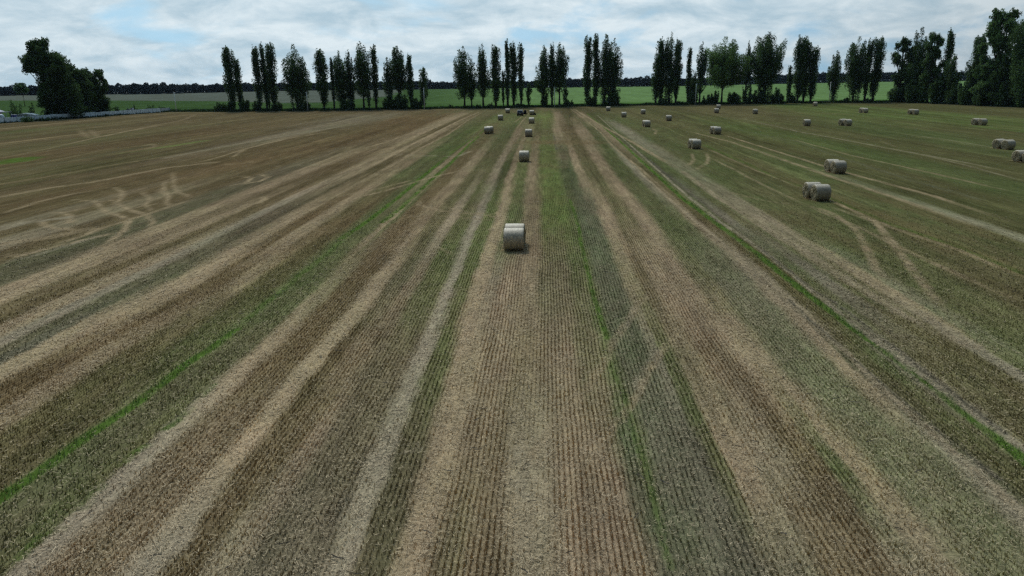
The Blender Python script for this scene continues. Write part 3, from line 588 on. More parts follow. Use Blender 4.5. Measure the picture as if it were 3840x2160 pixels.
def make_tree(name, P, H, W, style, seed, label, cat='tree', group=None, leaf=.55, dens=1.0, tone=1.0, clear=.08, hue=0.0, depth=None, lobes=None):
    rng = rs(seed)
    root = empty(name, P); props(root, label, cat, group)
    D = depth or 1.0
    limbs = []
    half = W / 2 * {'oval': 1.42, 'column': 1.36, 'fan': 1.16}.get(style, 1.0)
    trunk_top = .9
    lobes_here = []
    if style == 'column':
        nl = int(22 + H * 1.1)
        for i in range(nl):
            zf = clear + (0.86 - clear) * ((i + rng.uniform(0, 1)) / nl)
            a = rng.uniform(0, 2 * math.pi)
            cf = (zf - clear) / (1 - clear)
            prof = min(1, .45 + cf * 2.2) * (1 - max(0, cf - .55) * 1.15)
            ro = half * prof * rng.uniform(.35, .95) * .78
            ln = rng.uniform(.13, .26) * H * (1 - .25 * cf)
            z0 = zf * H; z1 = min(z0 + ln, H * rng.uniform(.965, 1.0) - abs(ro) * .5)
            e = np.array([math.cos(a) * ro, math.sin(a) * ro * D, z1])
            limbs.append((np.array([0, 0, z0 * .92]), np.array([e[0] * .9, e[1] * .9, z0 * .95 + .05 * z1]), e, max(.45, half * rng.uniform(.30, .50)), .08))
        for i in range(3):                                   # leaders
            a = rng.uniform(0, 6.28); ro = half * rng.uniform(.05, .4)
            zt = H * (1.0 if i == 0 else rng.uniform(.88, .98))
            e = np.array([math.cos(a) * ro, math.sin(a) * ro, zt])
            limbs.append((np.array([0, 0, .6 * H]), np.array([e[0], e[1], .72 * H]), e, half * rng.uniform(.2, .32), .1))
    elif style in ('oval', 'fan'):
        nl = int(30 + W * 2.6)
        fan = style == 'fan'
        for i in range(nl):
            a = rng.uniform(0, 2 * math.pi)
            if fan:
                u = rng.uniform(0, 1) ** .6
                zb = H * rng.uniform(max(clear, .14), .52)
                ro = half * u * rng.uniform(.85, 1.05)
                ztop = H * (1 - .30 * u ** 2 * rng.uniform(.3, 1.5)) * rng.uniform(.80, 1.0)
                if rng.uniform() < .3: ztop *= rng.uniform(.62, .85)
                e = np.array([math.cos(a) * ro, math.sin(a) * ro * D, ztop])
                m = np.array([e[0] * .62, e[1] * .62, zb + (ztop - zb) * .38])
            else:
                u = rng.uniform(0, 1) ** .55
                cf = rng.uniform(.06, 1.0) ** .75
                prof = (math.sin(math.pi * min(1, max(.0, cf * .80 + .10)))) ** .65
                zb = H * (clear + (cf ** 1.2) * .5 * (1 - clear)) * .9
                ro = half * prof * (u * .9)
                ze = H * (clear + (1 - clear) * (cf * .88 + .12 * (1 - u * u)))
                e = np.array([math.cos(a) * ro, math.sin(a) * ro * D, min(ze, H)])
                m = np.array([e[0] * .75, e[1] * .75, zb + (e[2] - zb) * .25])
            limbs.append((np.array([0, 0, zb]), m, e, max(.7, half * rng.uniform(.20, .31)), .20))
        e = np.array([0, 0, H]); limbs.append((np.array([0, 0, .5 * H]), np.array([.1, 0, .7 * H]), e, half * .2, .3))
        trunk_top = .75
        if clear < .12:                                      # suckers round the foot
            for i in range(6):
                a = rng.uniform(0, 6.28); ro = half * rng.uniform(.05, .42)
                e = np.array([math.cos(a) * ro, math.sin(a) * ro, H * rng.uniform(.14, .3)])
                limbs.append((np.array([e[0] * .8, e[1] * .8, 0]), np.array([e[0], e[1], e[2] * .5]), e, rng.uniform(.5, 1.0), .05))
    elif style == 'lobed':
        # list of lobes (dx fraction of half width, height fraction, radius fraction of half width)
        for (lx, lz, lr) in lobes:
            c0 = np.array([lx * half, rng.uniform(-.3, .3) * half * D, lz * H])
            R_ = max(lr * half * 1.38, .07 * H)
            for j in range(int(12 + 7 * R_)):
                d = rng.normal(0, 1, 3); d /= np.linalg.norm(d)
                e = c0 + d * R_ * rng.uniform(.35, .95) * np.array([1, 1, max(.95, .085 * H / R_)])
                e[2] = max(e[2], .3)
                m = (c0 + e) / 2 + rng.normal(0, .1, 3) * R_
                limbs.append((c0, m, e, max(.7, R_ * rng.uniform(.30, .46)), 0.0))
            lobes_here.append(c0)
        trunk_top = .6
    elif style == 'bush':
        nl = int(9 + W * 2)
        for i in range(nl):
            a = rng.uniform(0, 6.28); u = rng.uniform(0, 1) ** .5
            ro = half * u * .85; zt = H * math.sqrt(max(.05, 1 - (u * .85) ** 2)) * rng.uniform(.55, 1.0)
            e = np.array([math.cos(a) * ro, math.sin(a) * ro * D, zt])
            limbs.append((np.array([e[0] * .4, e[1] * .4, 0]), np.array([e[0] * .9, e[1] * .9, zt * .4]), e, max(.3, min(half, H) * rng.uniform(.2, .34)), .02))
        trunk_top = .35
    # leaves
    allP = []; tn = []
    for (p0, p1, p2, Rl, t0) in limbs:
        ln = np.linalg.norm(p2 - p0) * (1 - t0) + Rl
        k = int(max(14, dens * 6.6 * ln * Rl / (leaf * leaf)))
        t = rng.uniform(t0, 1.0, k) ** .9
        base = bez(p0, p1, p2, t)
        s = (t - t0) / (1 - t0)
        rad = Rl * np.sqrt(np.clip(np.sin(np.pi * np.clip(s * .86 + .10, 0, 1)), .02, 1))
        d = rng.normal(0, 1, (k, 3)); d /= np.linalg.norm(d, axis=1)[:, None]
        q = base + d * (rad * rng.uniform(.05, 1, k) ** .36)[:, None]
        allP.append(q); tn.append(np.full(k, rng.uniform(.7, 1.35)))
    Pq = np.concatenate(allP); tq = np.concatenate(tn)
    ok = Pq[:, 2] > .02; Pq = Pq[ok]; tq = tq[ok]
    over = Pq[:, 2] > H; Pq[over, 2] = H - rng.uniform(0, .4, over.sum())
    V = leaf_quads(Pq, leaf, rng)
    V[:, :, 2] = np.maximum(V[:, :, 2], .0)
    n = len(Pq)
    g = np.array([.060, .104, .031]) * tone
    col = g * (tq * rng.uniform(.65, 1.4, n))[:, None] * np.array([[1 + hue, 1 + hue * .4, 1.0]])
    cm = np_mesh('crown', V.reshape(-1, 3), 4, np.arange(n * 4), LEAF, np.repeat(col[:, None], 4, 1).reshape(-1, 3))
    link('crown', cm, root)
    # trunk and limbs
    mb = MB(); rt = max(.10, H * .016) if style != 'bush' else .07
    zz = np.linspace(0, trunk_top * H, 7)
    wob = np.cumsum(rng.normal(0, .06, (7, 2)), 0) * (H / 22)
    mb.tube([(wob[i, 0] - wob[0, 0], wob[i, 1] - wob[0, 1], zz[i]) for i in range(7)], [rt * (1.25 if i == 0 else 1) * (1 - .85 * i / 6) for i in range(7)], 7)
    for (p0, p1, p2, Rl, t0) in limbs[::(2 if style == 'lobed' else 1)]:
        t = np.linspace(0, .9, 4); bp = bez(p0, p1, p2, t)
        r0 = rt * .38
        mb.tube([tuple(q) for q in bp], [r0, r0 * .75, r0 * .5, r0 * .25], 4, False)
    for c0 in lobes_here:
        zb = min(c0[2] * .55, .5 * H); mb.tube([(0, 0, zb), (c0[0] * .6, c0[1] * .6, (zb + c0[2]) / 2), tuple(c0)], [rt * .5, rt * .35, rt * .15], 5, False)
    link('trunk', mb.mesh('trunk', BARK, True), root)
    return root

def at(px, off=0.0, by=None):
    return G(px, by) if by is not None else edge_point(px, off)
_seed = [100]
def tree(px, top, w, style, label, off=6.0, by=None, name='poplar_tree', cat='tree', group='trees along the far field edge', **kw):
    P = at(px, off, by); _seed[0] += 1
    H = height_to(P, top); dep = project(P)[2]
    W = w * K * dep / F
    return make_tree(name, P, H, W, style, _seed[0], label, cat, group, **kw)

tree(876, 168, 50, 'column', 'dense tall poplar rising from the bushes, first of the row from the left')
tree(905, 212, 32, 'column', 'shorter narrow poplar close beside the first tall one in the bushes', off=7)
tree(978, 165, 36, 'column', 'left poplar of the tall three growing tightly together', off=6)
tree(1004, 156, 28, 'column', 'middle and thinnest poplar of the tight tall three', off=8)
tree(1031, 157, 44, 'column', 'right poplar of the tight tall three, wider at its foot', off=6)
tree(1013, 255, 16, 'column', 'low slim poplar filling the gap inside the tight tall three', off=10)
tree(1120, 165, 94, 'oval', 'broad oval poplar standing alone between the tight three and the split one', off=7)
tree(1217, 178, 50, 'column', 'poplar with a thin second spire splitting from its right side', off=6)
tree(1255, 209, 15, 'column', 'needle thin poplar touching the left side of a round leafy tree', off=6)
tree(1284, 189, 72, 'oval', 'round leafy medium tree right of the needle thin poplar', off=8, name='broadleaf_tree')
tree(1319, 185, 40, 'oval', 'narrow leafy tree squeezed between two rounder crowns', off=7, name='broadleaf_tree')
tree(1366, 154, 78, 'oval', 'tall tree with a high rounded head and bare lower trunk left of a slim poplar', off=6, name='broadleaf_tree', clear=.16)
tree(1412, 162, 28, 'column', 'slim straight poplar right of the high round headed tree', off=6)
tree(1386, 330, 14, 'column', 'tiny young poplar at the foot of the high round headed tree', off=5)
tree(1462, 215, 40, 'oval', 'smaller feathery tree on the left flank of the wide fan shaped one', off=7)
tree(1499, 171, 80, 'fan', 'wide fan shaped poplar above a dark thicket left of the middle gap', off=6)
tree(1543, 196, 28, 'column', 'thin pointed poplar on the right flank of the wide fan shaped one', off=6)
tree(1592, 249, 36, 'column', 'short pointed tree behind a white pole left of the middle gap', off=6, dens=.9)
tree(1742, 173, 76, 'oval', 'oval poplar leaning open on its left, first right of the middle gap', off=6, clear=.13)
tree(1769, 223, 36, 'oval', 'low thin crowned tree between the two first poplars right of the middle gap', off=8, clear=.14)
tree(1813, 162, 56, 'oval', 'tall knobbly poplar with a clear foot, second right of the middle gap', off=6, clear=.12)
tree(1860, 166, 44, 'column', 'dense poplar with two blunt tips, behind the bale left of the car', off=6)
tree(1888, 262, 13, 'column', 'little spindly poplar beside the dense one with two blunt tips', off=6)
tree(1904, 144, 24, 'column', 'left and tallest of three slender poplars right behind the black car', off=6)
tree(1927, 153, 34, 'column', 'middle of three slender poplars right behind the black car', off=7)
tree(1954, 156, 25, 'column', 'right of three slender poplars right behind the black car', off=6)
tree(1982, 309, 24, 'column', 'stumpy young poplar standing by itself right of the three slender ones', off=6)
tree(2038, 167, 62, 'oval', 'poplar with a rounded shoulder left of the pole in the middle', off=6, clear=.12)
tree(2070, 157, 21, 'column', 'thin straight poplar directly behind the pole in the middle', off=6)
tree(2097, 158, 70, 'oval', 'egg shaped poplar with a long bare forked trunk right of the middle pole', off=6, clear=.2)
tree(2120, 325, 20, 'column', 'small young poplar at the foot of the egg shaped one', off=6)
tree(2201, 129, 34, 'column', 'leftmost spire of the thick four poplar clump', off=6)
tree(2231, 124, 30, 'column', 'tall second spire of the thick four poplar clump', off=7)
tree(2266, 127, 62, 'oval', 'broad third crown of the thick four poplar clump', off=6, clear=.06)
tree(2298, 143, 58, 'oval', 'rightmost ragged crown of the thick four poplar clump, with open limbs', off=8)
tree(2458, 193, 36, 'column', 'lower left spire of the big dark clump behind the right hand bales', off=6)
tree(2474, 136, 38, 'column', 'second spire of the big dark clump behind the right hand bales', off=7)
tree(2507, 120, 64, 'oval', 'tallest rounded crown of the big dark clump behind the right hand bales', off=6, clear=.1)
tree(2533, 140, 32, 'column', 'right spire of the big dark clump behind the right hand bales', off=7)
tree(2577, 173, 23, 'column', 'lone thin poplar between the big dark clump and the pole', off=6)
tree(2594, 262, 38, 'oval', 'low bushy tree at the foot of the lone thin poplar', off=8, name='broadleaf_tree')
tree(2622, 153, 44, 'oval', 'ragged narrow tree left of the bright green wide tree', off=6, clear=.12)
tree(2705, 137, 152, 'fan', 'bright green wide spreading tree with a bare forked trunk', off=6, name='broadleaf_tree', tone=1.9, hue=.12, clear=.2)
tree(2792, 145, 34, 'oval', 'tall narrow tree against the right side of the bright green one', off=8, clear=.12)
tree(2864, 119, 136, 'fan', 'wide grey green fan shaped poplar right of the bright green tree', off=6, clear=.1)
tree(2952, 242, 22, 'column', 'small poplar left of the three merging spires', off=6)
tree(2988, 129, 50, 'column', 'tallest left one of three merging spires', off=6)
tree(3011, 145, 40, 'column', 'middle one of three merging spires', off=8)
tree(3038, 170, 42, 'column', 'shortest right one of three merging spires', off=6)
tree(3120, 189, 50, 'oval', 'small open crowned poplar behind the right hand pole', off=6)
tree(3196, 136, 84, 'oval', 'stout oval poplar right of the right hand pole', off=6, clear=.08)
tree(3240, 140, 28, 'column', 'thin leaning poplar left of the plump one near the right thicket', off=7)
tree(3271, 132, 50, 'column', 'plump poplar last before the right thicket', off=6)
def mass(seed, n, prof, r0=.24, r1=.36):
    g_ = random.Random(seed); out = []
    for k in range(n):
        z = .06 + .86 * (k + g_.random()) / n; w_ = np.interp(z, [p[0] for p in prof], [p[1] for p in prof])
        r_ = g_.uniform(r0, r1); out.append((g_.uniform(-1, 1) * max(.02, w_ - r_ * .8), z, r_))
    return out
tree(3366, 128, 84, 'lobed', 'left dark tree of the right thicket with ragged left side', off=6, name='broadleaf_tree', lobes=mass(3, 34, [(0, .95), (.45, 1), (.75, .95), (.9, .55), (1, .3)]), dens=1.0)
tree(3421, 100, 84, 'oval', 'highest spiky tree of the right thicket', off=8, name='broadleaf_tree', clear=.02, dens=1.3)
tree(3476, 110, 92, 'lobed', 'rounded green tree at the middle of the right thicket', off=6, name='broadleaf_tree', lobes=mass(8, 36, [(0, .9), (.5, 1), (.78, .9), (.92, .5), (1, .3)]), dens=1.0, tone=1.3)
tree(3530, 103, 32, 'column', 'slender poplar standing clear at the right end of the right thicket', off=9)
tree(3552, 200, 62, 'oval', 'low leaning leafy tree under the slender poplar', off=5, name='broadleaf_tree', clear=.02)
tree(3640, 126, 60, 'column', 'dark poplar at the left flank of the giant tree', off=6, dens=1.2)
tree(3722, 18, 178, 'lobed', 'giant loose crowned tree, tallest in the right corner', off=7, name='broadleaf_tree', tone=1.4, dens=1.0, lobes=mass(11, 52, [(0, .9), (.35, .85), (.6, .9), (.8, .8), (.95, .5), (1, .4)], .17, .27))
tree(3826, 50, 130, 'column', 'huge dense poplar cut by the right border', off=3, tone=1.1, dens=1.25)
tree(3745, 190, 90, 'oval', 'dark leafy tree in front of the giant tree', off=4, name='broadleaf_tree', clear=.02, dens=1.2)
# left group behind the fence
tree(207, 130, 205, 'lobed', 'big dark tree with one arm of foliage reaching out to the left', off=9, name='broadleaf_tree', group='trees behind the white fence', dens=1.2, depth=.8,
     lobes=[(-.66, .70, .26), (-.50, .66, .20), (-.36, .62, .24), (-.24, .70, .28), (-.84, .60, .15), (-.45, .76, .26), (-.32, .88, .18), (-.18, .84, .28), (.02, .90, .17), (-.05, .74, .32), (.25, .68, .32), (.62, .70, .19), (.70, .60, .20), (.5, .56, .3), (0, .54, .36), (.35, .46, .42), (-.14, .40, .28), (.15, .3, .42), (.55, .3, .42), (-.1, .2, .32), (.2, .12, .38), (.6, .12, .4), (-.05, .08, .3)])
tree(292, 228, 130, 'lobed', 'dense dark middle tree sloping down between the big one and the right one', off=10, name='broadleaf_tree', group='trees behind the white fence', dens=1.2,
     lobes=[(.05, .74, .42), (.5, .76, .36), (-.1, .88, .28), (.7, .6, .36), (-.55, .84, .34), (-.2, .70, .42), (.2, .80, .30), (.45, .60, .42), (-.6, .5, .42), (0, .45, .5), (.55, .35, .45), (-.5, .25, .45), (0, .2, .5), (.5, .14, .45), (.1, .08, .5), (-.6, .08, .4)])
tree(368, 245, 104, 'lobed', 'right dark tree with a split top behind the white fence', off=9, name='broadleaf_tree', group='trees behind the white fence', dens=1.2,
     lobes=[(-.45, .84, .34), (.40, .86, .32), (.74, .66, .26), (.2, .74, .3), (-.2, .76, .32), (.6, .76, .25), (0, .66, .42), (.5, .5, .45), (-.5, .5, .45), (0, .35, .55), (.6, .28, .4), (-.5, .2, .45), (.4, .12, .5), (-.1, .1, .5)])
tree(94, 311, 58, 'lobed', 'small round lollipop tree with a thin bare trunk far left', by=398, name='broadleaf_tree', group='trees behind the white fence', tone=1.2, leaf=.6,
     lobes=[(0, .82, .6), (-.45, .72, .45), (.45, .74, .45)])
tree(68, 362, 52, 'bush', 'light green bush by the house behind the fence', off=14, name='bush', cat='bush', group='bushes behind the white fence', tone=1.3)
tree(128, 374, 34, 'bush', 'small dark bush left of the big dark tree', off=13, name='bush', cat='bush', group='bushes behind the white fence')
tree(105, 428, 58, 'bush', 'low weed bush in front of the white fence, larger and left', off=-2.2, name='bush', cat='bush', group='weeds in front of the white fence')
tree(168, 437, 56, 'bush', 'low weed bush in front of the white fence, flatter and right', off=-2.0, name='bush', cat='bush', group='weeds in front of the white fence')
tree(507, 383, 26, 'bush', 'thin weed bush beside the rubble heap', off=9, name='bush', cat='bush', group='bushes behind the white fence')
tree(572, 383, 44, 'bush', 'yellow green bush behind the right end of the fence', off=7, name='bush', cat='bush', group='bushes behind the white fence', tone=1.25)
tree(608, 392, 34, 'bush', 'dark bush at the right end of the fence', off=7, name='bush', cat='bush', group='bushes behind the white fence')
tree(440, 395, 40, 'bush', 'low dark bush between the dark trees and the rubble heap', off=8, name='bush', cat='bush', group='bushes behind the white fence')
# undergrowth below the row
for px, top, w, lab in [
    (826, 378, 56, 'leftmost bush of the hedge under the first poplars'), (866, 370, 50, 'bush of the hedge right round the foot of the tallest first poplar'),
    (924, 366, 60, 'highest bush of the hedge between the first poplars and the tight three'), (962, 374, 40, 'narrow bush at the left foot of the tight tall three'),
    (1040, 376, 48, 'bush at the right foot of the tight tall three'), (1145, 360, 50, 'bush left behind the second white pole'),
    (1300, 372, 80, 'wide bush under the round leafy medium tree'), (1460, 355, 60, 'dark thicket bush under the feathery small tree'),
    (1505, 348, 74, 'largest dark thicket bush under the wide fan shaped poplar'), (1562, 362, 56, 'thicket bush under the thin pointed poplar'),
    (1690, 388, 26, 'tiny bush alone in the middle gap'), (1795, 388, 24, 'tiny bush between the first two poplars right of the middle gap'), (1840, 384, 30, 'small bush left of the dense poplar with two blunt tips'),
    (1945, 385, 60, 'wide low bush under the three slender poplars'), (2042, 340, 38, 'tall dense bush under the poplar with a rounded shoulder'), (2132, 366, 44, 'lighter sloping bush right of the egg shaped poplar'),
    (2215, 350, 60, 'left undergrowth bush of the thick four poplar clump'), (2300, 338, 62, 'dense right undergrowth bush of the thick four poplar clump'),
    (2485, 360, 44, 'undergrowth bush of the big dark clump'), (2550, 374, 36, 'low bush between the big dark clump and the lone thin poplar'), (2596, 332, 44, 'rounded bush left of the fifth white pole'),
    (2650, 350, 46, 'bush left of the bare forked trunk of the bright green tree'), (2680, 330, 40, 'upright bush touching the bare forked trunk of the bright green tree'), (2752, 335, 66, 'big bush right of the bare forked trunk of the bright green tree'),
    (2800, 305, 46, 'tall bush under the narrow tree beside the bright green one'), (2850, 320, 70, 'massive bush under the wide grey green poplar'), (2912, 325, 62, 'open bush right of the wide grey green poplar trunk'),
    (2965, 345, 40, 'bush under the small poplar left of the merging spires'), (3168, 358, 30, 'round low bush right of the right hand pole'), (3255, 366, 30, 'small bush between the thin leaning and plump poplars'),
    (3360, 300, 90, 'light edged bush at the left foot of the right thicket'), (3430, 290, 100, 'tall dark bush at the middle foot of the right thicket'), (3510, 270, 90, 'leafy bush at the right foot of the right thicket'),
    (3580, 300, 70, 'bush in the dip between the right thicket and the giant tree'), (3625, 280, 80, 'bush left of the giant tree'), (3690, 300, 100, 'wide bush at the foot of the giant tree'), (3770, 290, 100, 'bush at the right foot of the giant tree'), (3840, 300, 90, 'bush cut by the right border')]:
    tree(px, top, w, 'bush', lab, off=4.0 if px < 3300 else 3.0, name='bush', cat='bush', group='undergrowth below the tree row', dens=2.0, depth=.6)

# weedy margin along the field edge (uncountable)
rng = rs(21)
n = 60000
a_ = rng.uniform(-.75, .72, n); off_ = rng.uniform(.1, 8, n) ** 1.0
r_ = edge_r(a_) + off_
x = r_ * np.sin(a_); y = r_ * np.cos(a_)
hh = (.25 + .9 * fbm(x / 4, y / 4, 101)) * rng.uniform(.5, 1.2, n) * np.clip(off_ / 1.5, .4, 1)
col = np.array([[.030, .052, .018]]) * rng.uniform(.5, 1.5, (n, 1)) * np.array([[1, 1, 1]])
V, c = blades(np.stack([x, y, np.zeros(n)], 1), hh, rng.uniform(.15, .4, n), rng.uniform(-1, 1, n) - a_, rng.uniform(0, .5, n), col, rng, .2)
me = np_mesh('verge_weeds', V, 4, np.arange(len(V)), GRASS, c)
props(link('verge_weeds', me), 'dark weedy grass margin along the far field edge', 'weeds', kind='stuff')

# far wood: one mass
rng = rs(33)
Pw = []; tw = []
aa = -.78
while aa < .78:
    D = float(far_d(aa)) + rng.uniform(0, 40); zb = float(far_z(aa))
    ht = (float(np.interp(aa, [-.6, 0, .3, .6], [8.2, 8.6, 10.5, 13])) + .8 * math.sin(aa * 23) + .6 * math.sin(aa * 61) + rng.normal(0, .7)) * (1.0 if rng.uniform() < .95 else 1.2)
    wd = rng.uniform(4, 9)
    k = 260
    d = rng.normal(0, 1, (k, 3)); d /= np.linalg.norm(d, axis=1)[:, None]
    cz = ht * .6
    q = np.array([D * math.sin(aa), D * math.cos(aa), zb + cz]) + d * np.array([wd * .6, wd * .6, ht * .4]) * (rng.uniform(.3, 1, k) ** .5)[:, None]
    low = rng.normal(0, 1, (150, 3)); low /= np.linalg.norm(low, axis=1)[:, None]
    q2_ = np.array([D * math.sin(aa), D * math.cos(aa), zb + ht * .25]) + low * np.array([wd * .6, wd * .5, ht * .28])
    q = np.concatenate([q, q2_]); Pw.append(q); tw.append(np.full(len(q), rng.uniform(.7, 1.3)))
    aa += wd * .42 / D
Pw = np.concatenate(Pw); tw = np.concatenate(tw)
V = leaf_quads(Pw, 2.3, rng)
col = np.array([[.010, .020, .021]]) * (tw * rng.uniform(.7, 1.3, len(Pw)))[:, None]  # dark bluish leaf colour stands in for distance haze
me = np_mesh('far_wood', V.reshape(-1, 3), 4, np.arange(len(Pw) * 4), LEAF, np.repeat(col[:, None], 4, 1).reshape(-1, 3))
props(link('far_wood', me), 'long dark bluish wood along the horizon behind the fields', 'wood', kind='stuff')

# ------------------------------------------------------------------ bales
def wrap_mat():
    m, nt, b = newmat('net_wrap'); L = nt.links.new
    b.inputs['Roughness'].default_value = .55; b.inputs['Specular IOR Level'].default_value = .35
    tc = N(nt, 'ShaderNodeTexCoord'); mp = N(nt, 'ShaderNodeMapping'); mp.inputs['Scale'].default_value = (16, 1.2, 1.2); L(tc.outputs['Object'], mp.inputs[0])
    n1 = N(nt, 'ShaderNodeTexNoise', Scale=2.0, Detail=4.0); L(mp.outputs[0], n1.inputs['Vector'])
    n2 = N(nt, 'ShaderNodeTexNoise', Scale=7.0, Detail=6.0, Roughness=.7); L(tc.outputs['Object'], n2.inputs['Vector'])
    cr = N(nt, 'ShaderNodeValToRGB'); cr.color_ramp.elements[0].color = (.15, .118, .08, 1); cr.color_ramp.elements[1].color = (.50, .425, .31, 1)
    cr.color_ramp.elements[0].position = .3; cr.color_ramp.elements[1].position = .66
    ad = N(nt, 'ShaderNodeMath', operation='ADD'); h1 = N(nt, 'ShaderNodeMath', operation='MULTIPLY'); h1.inputs[1].default_value = .5; L(n1.outputs['Fac'], h1.inputs[0])
    h2 = N(nt, 'ShaderNodeMath', operation='MULTIPLY'); h2.inputs[1].default_value = .5; L(n2.outputs['Fac'], h2.inputs[0])
    L(h1.outputs[0], ad.inputs[0]); L(h2.outputs[0], ad.inputs[1]); L(ad.outputs[0], cr.inputs[0])
    oi = N(nt, 'ShaderNodeObjectInfo'); vr = N(nt, 'ShaderNodeMapRange'); L(oi.outputs['Random'], vr.inputs[0]); vr.inputs[3].default_value = .9; vr.inputs[4].default_value = 1.25
    vm = N(nt, 'ShaderNodeMix', data_type='RGBA', blend_type='MULTIPLY'); vm.inputs[0].default_value = 1; L(cr.outputs[0], vm.inputs[6]); L(vr.outputs[0], vm.inputs[7]); L(vm.outputs[2], b.inputs['Base Color'])
    bp = N(nt, 'ShaderNodeBump'); bp.inputs['Strength'].default_value = .7; bp.inputs['Distance'].default_value = .04; L(ad.outputs[0], bp.inputs['Height']); L(bp.outputs[0], b.inputs['Normal'])
    return m
def end_mat():
    m, nt, b = newmat('bale_straw'); L = nt.links.new
    b.inputs['Roughness'].default_value = .95; b.inputs['Specular IOR Level'].default_value = .1
    tc = N(nt, 'ShaderNodeTexCoord'); sp = N(nt, 'ShaderNodeSeparateXYZ'); L(tc.outputs['Object'], sp.inputs[0])
    zz = N(nt, 'ShaderNodeMath', operation='SUBTRACT'); L(sp.outputs['Z'], zz.inputs[0]); zz.inputs[1].default_value = .72
    cb = N(nt, 'ShaderNodeCombineXYZ'); L(sp.outputs['Y'], cb.inputs['Y']); L(zz.outputs[0], cb.inputs['Z'])
    wv = N(nt, 'ShaderNodeTexWave', wave_type='RINGS', rings_direction='X'); wv.inputs['Scale'].default_value = 5.5; wv.inputs['Distortion'].default_value = 7.0; wv.inputs['Detail'].default_value = 4; wv.inputs['Detail Scale'].default_value = 3.0
    L(cb.outputs[0], wv.inputs['Vector'])
    n2 = N(nt, 'ShaderNodeTexNoise', Scale=14.0, Detail=6.0, Roughness=.75); L(tc.outputs['Object'], n2.inputs['Vector'])
    ad = N(nt, 'ShaderNodeMath', operation='MULTIPLY_ADD'); L(wv.outputs['Fac'], ad.inputs[0]); ad.inputs[1].default_value = .4; L(n2.outputs['Fac'], ad.inputs[2])
    cr = N(nt, 'ShaderNodeValToRGB'); cr.color_ramp.elements[0].color = (.055, .042, .02, 1); cr.color_ramp.elements[1].color = (.34, .28, .17, 1)
    cr.color_ramp.elements[0].position = .38; cr.color_ramp.elements[1].position = .95
    L(ad.outputs[0], cr.inputs[0]); L(cr.outputs[0], b.inputs['Base Color'])
    bp = N(nt, 'ShaderNodeBump'); bp.inputs['Strength'].default_value = .8; bp.inputs['Distance'].default_value = .05; L(ad.outputs[0], bp.inputs['Height']); L(bp.outputs[0], b.inputs['Normal'])
    return m
WRAP, STRAWEND = wrap_mat(), end_mat()
BR, BW = .725, 1.27
def bale_meshes(seed):
    rng = rs(seed); n = 48
    prof = [(-BW / 2, .925), (-BW / 2 + .025, .97), (-BW / 2 + .08, .995), (-.3, 1.0), (0, 1.003), (.3, 1.0), (BW / 2 - .08, .995), (BW / 2 - .025, .97), (BW / 2, .925)]
    V = []; Fc = []
    ph = rng.uniform(0, 6.28, 3)
    def rr(w): return BR * (1 + .008 * math.sin(2 * w + ph[0]) + .006 * math.sin(3 * w + ph[1]))
    for (xx, q) in prof:
        for k in range(n):
            w = 2 * math.pi * k / n
            z = BR + math.cos(w) * rr(w) * q; z = max(z, .035 + (.02 if abs(xx) > BW / 2 - .05 else 0))   # sits flat on its belly
            V.append((xx + rng.normal(0, .003), math.sin(w) * rr(w) * q, z))
    for i in range(len(prof) - 1):
        for k in range(n):
            Fc.append((i * n + k, i * n + (k + 1) % n, (i + 1) * n + (k + 1) % n, (i + 1) * n + k))
    me = bpy.data.meshes.new('net_wrap'); me.from_pydata(V, [], Fc); me.update()
    for p in me.polygons: p.use_smooth = True
    me.materials.append(WRAP)
    ends = []
    for s in (-1, 1):
        V = []; Fc = []; rings = [.925, .8, .62, .42, .22]
        for j, q in enumerate(rings):
            for k in range(n):
                w = 2 * math.pi * k / n
                z = BR + math.cos(w) * rr(w) * q; z = max(z, .06)
                bul = (0 if j == 0 else .035 + .02 * (1 - q) + rng.normal(0, .014))
                V.append((s * (BW / 2 + bul), math.sin(w) * rr(w) * q, z))
        V.append((s * (BW / 2 + .04), 0, BR))
        for j in range(len(rings) - 1):
            for k in range(n):
                q4 = (j * n + k, j * n + (k + 1) % n, (j + 1) * n + (k + 1) % n, (j + 1) * n + k)
                Fc.append(q4 if s > 0 else q4[::-1])
        for k in range(n):
            t3 = ((len(rings) - 1) * n + k, (len(rings) - 1) * n + (k + 1) % n, len(V) - 1)
            Fc.append(t3 if s > 0 else t3[::-1])
        m2 = bpy.data.meshes.new('end_face'); m2.from_pydata(V, [], Fc); m2.update(); m2.materials.append(STRAWEND); ends.append(m2)
    return me, ends
BG = 'round straw bales lying on the stubble'
protos = []
for s in range(3):
    wr, en = bale_meshes(500 + s); protos.append((wr, en))
first = []
brng = random.Random(4)
def put_bale(P, rz, label):
    k = brng.randrange(3)
    if len(first) < 3:
        k = len(first)
        root = empty('round_bale', (0, 0, 0))
        link('net_wrap', protos[k][0], root)
        for m2 in protos[k][1]: link('end_face', m2, root)
        first.append(root)
    else:
        src = first[k]; root = src.copy(); C.objects.link(root)
        for ch in list(src.children):
            c = ch.copy(); C.objects.link(c); c.parent = root
    root.location = (P[0], P[1], -.045); root.rotation_euler = (0, 0, rz)
    props(root, label, 'bale', BG)
    return root
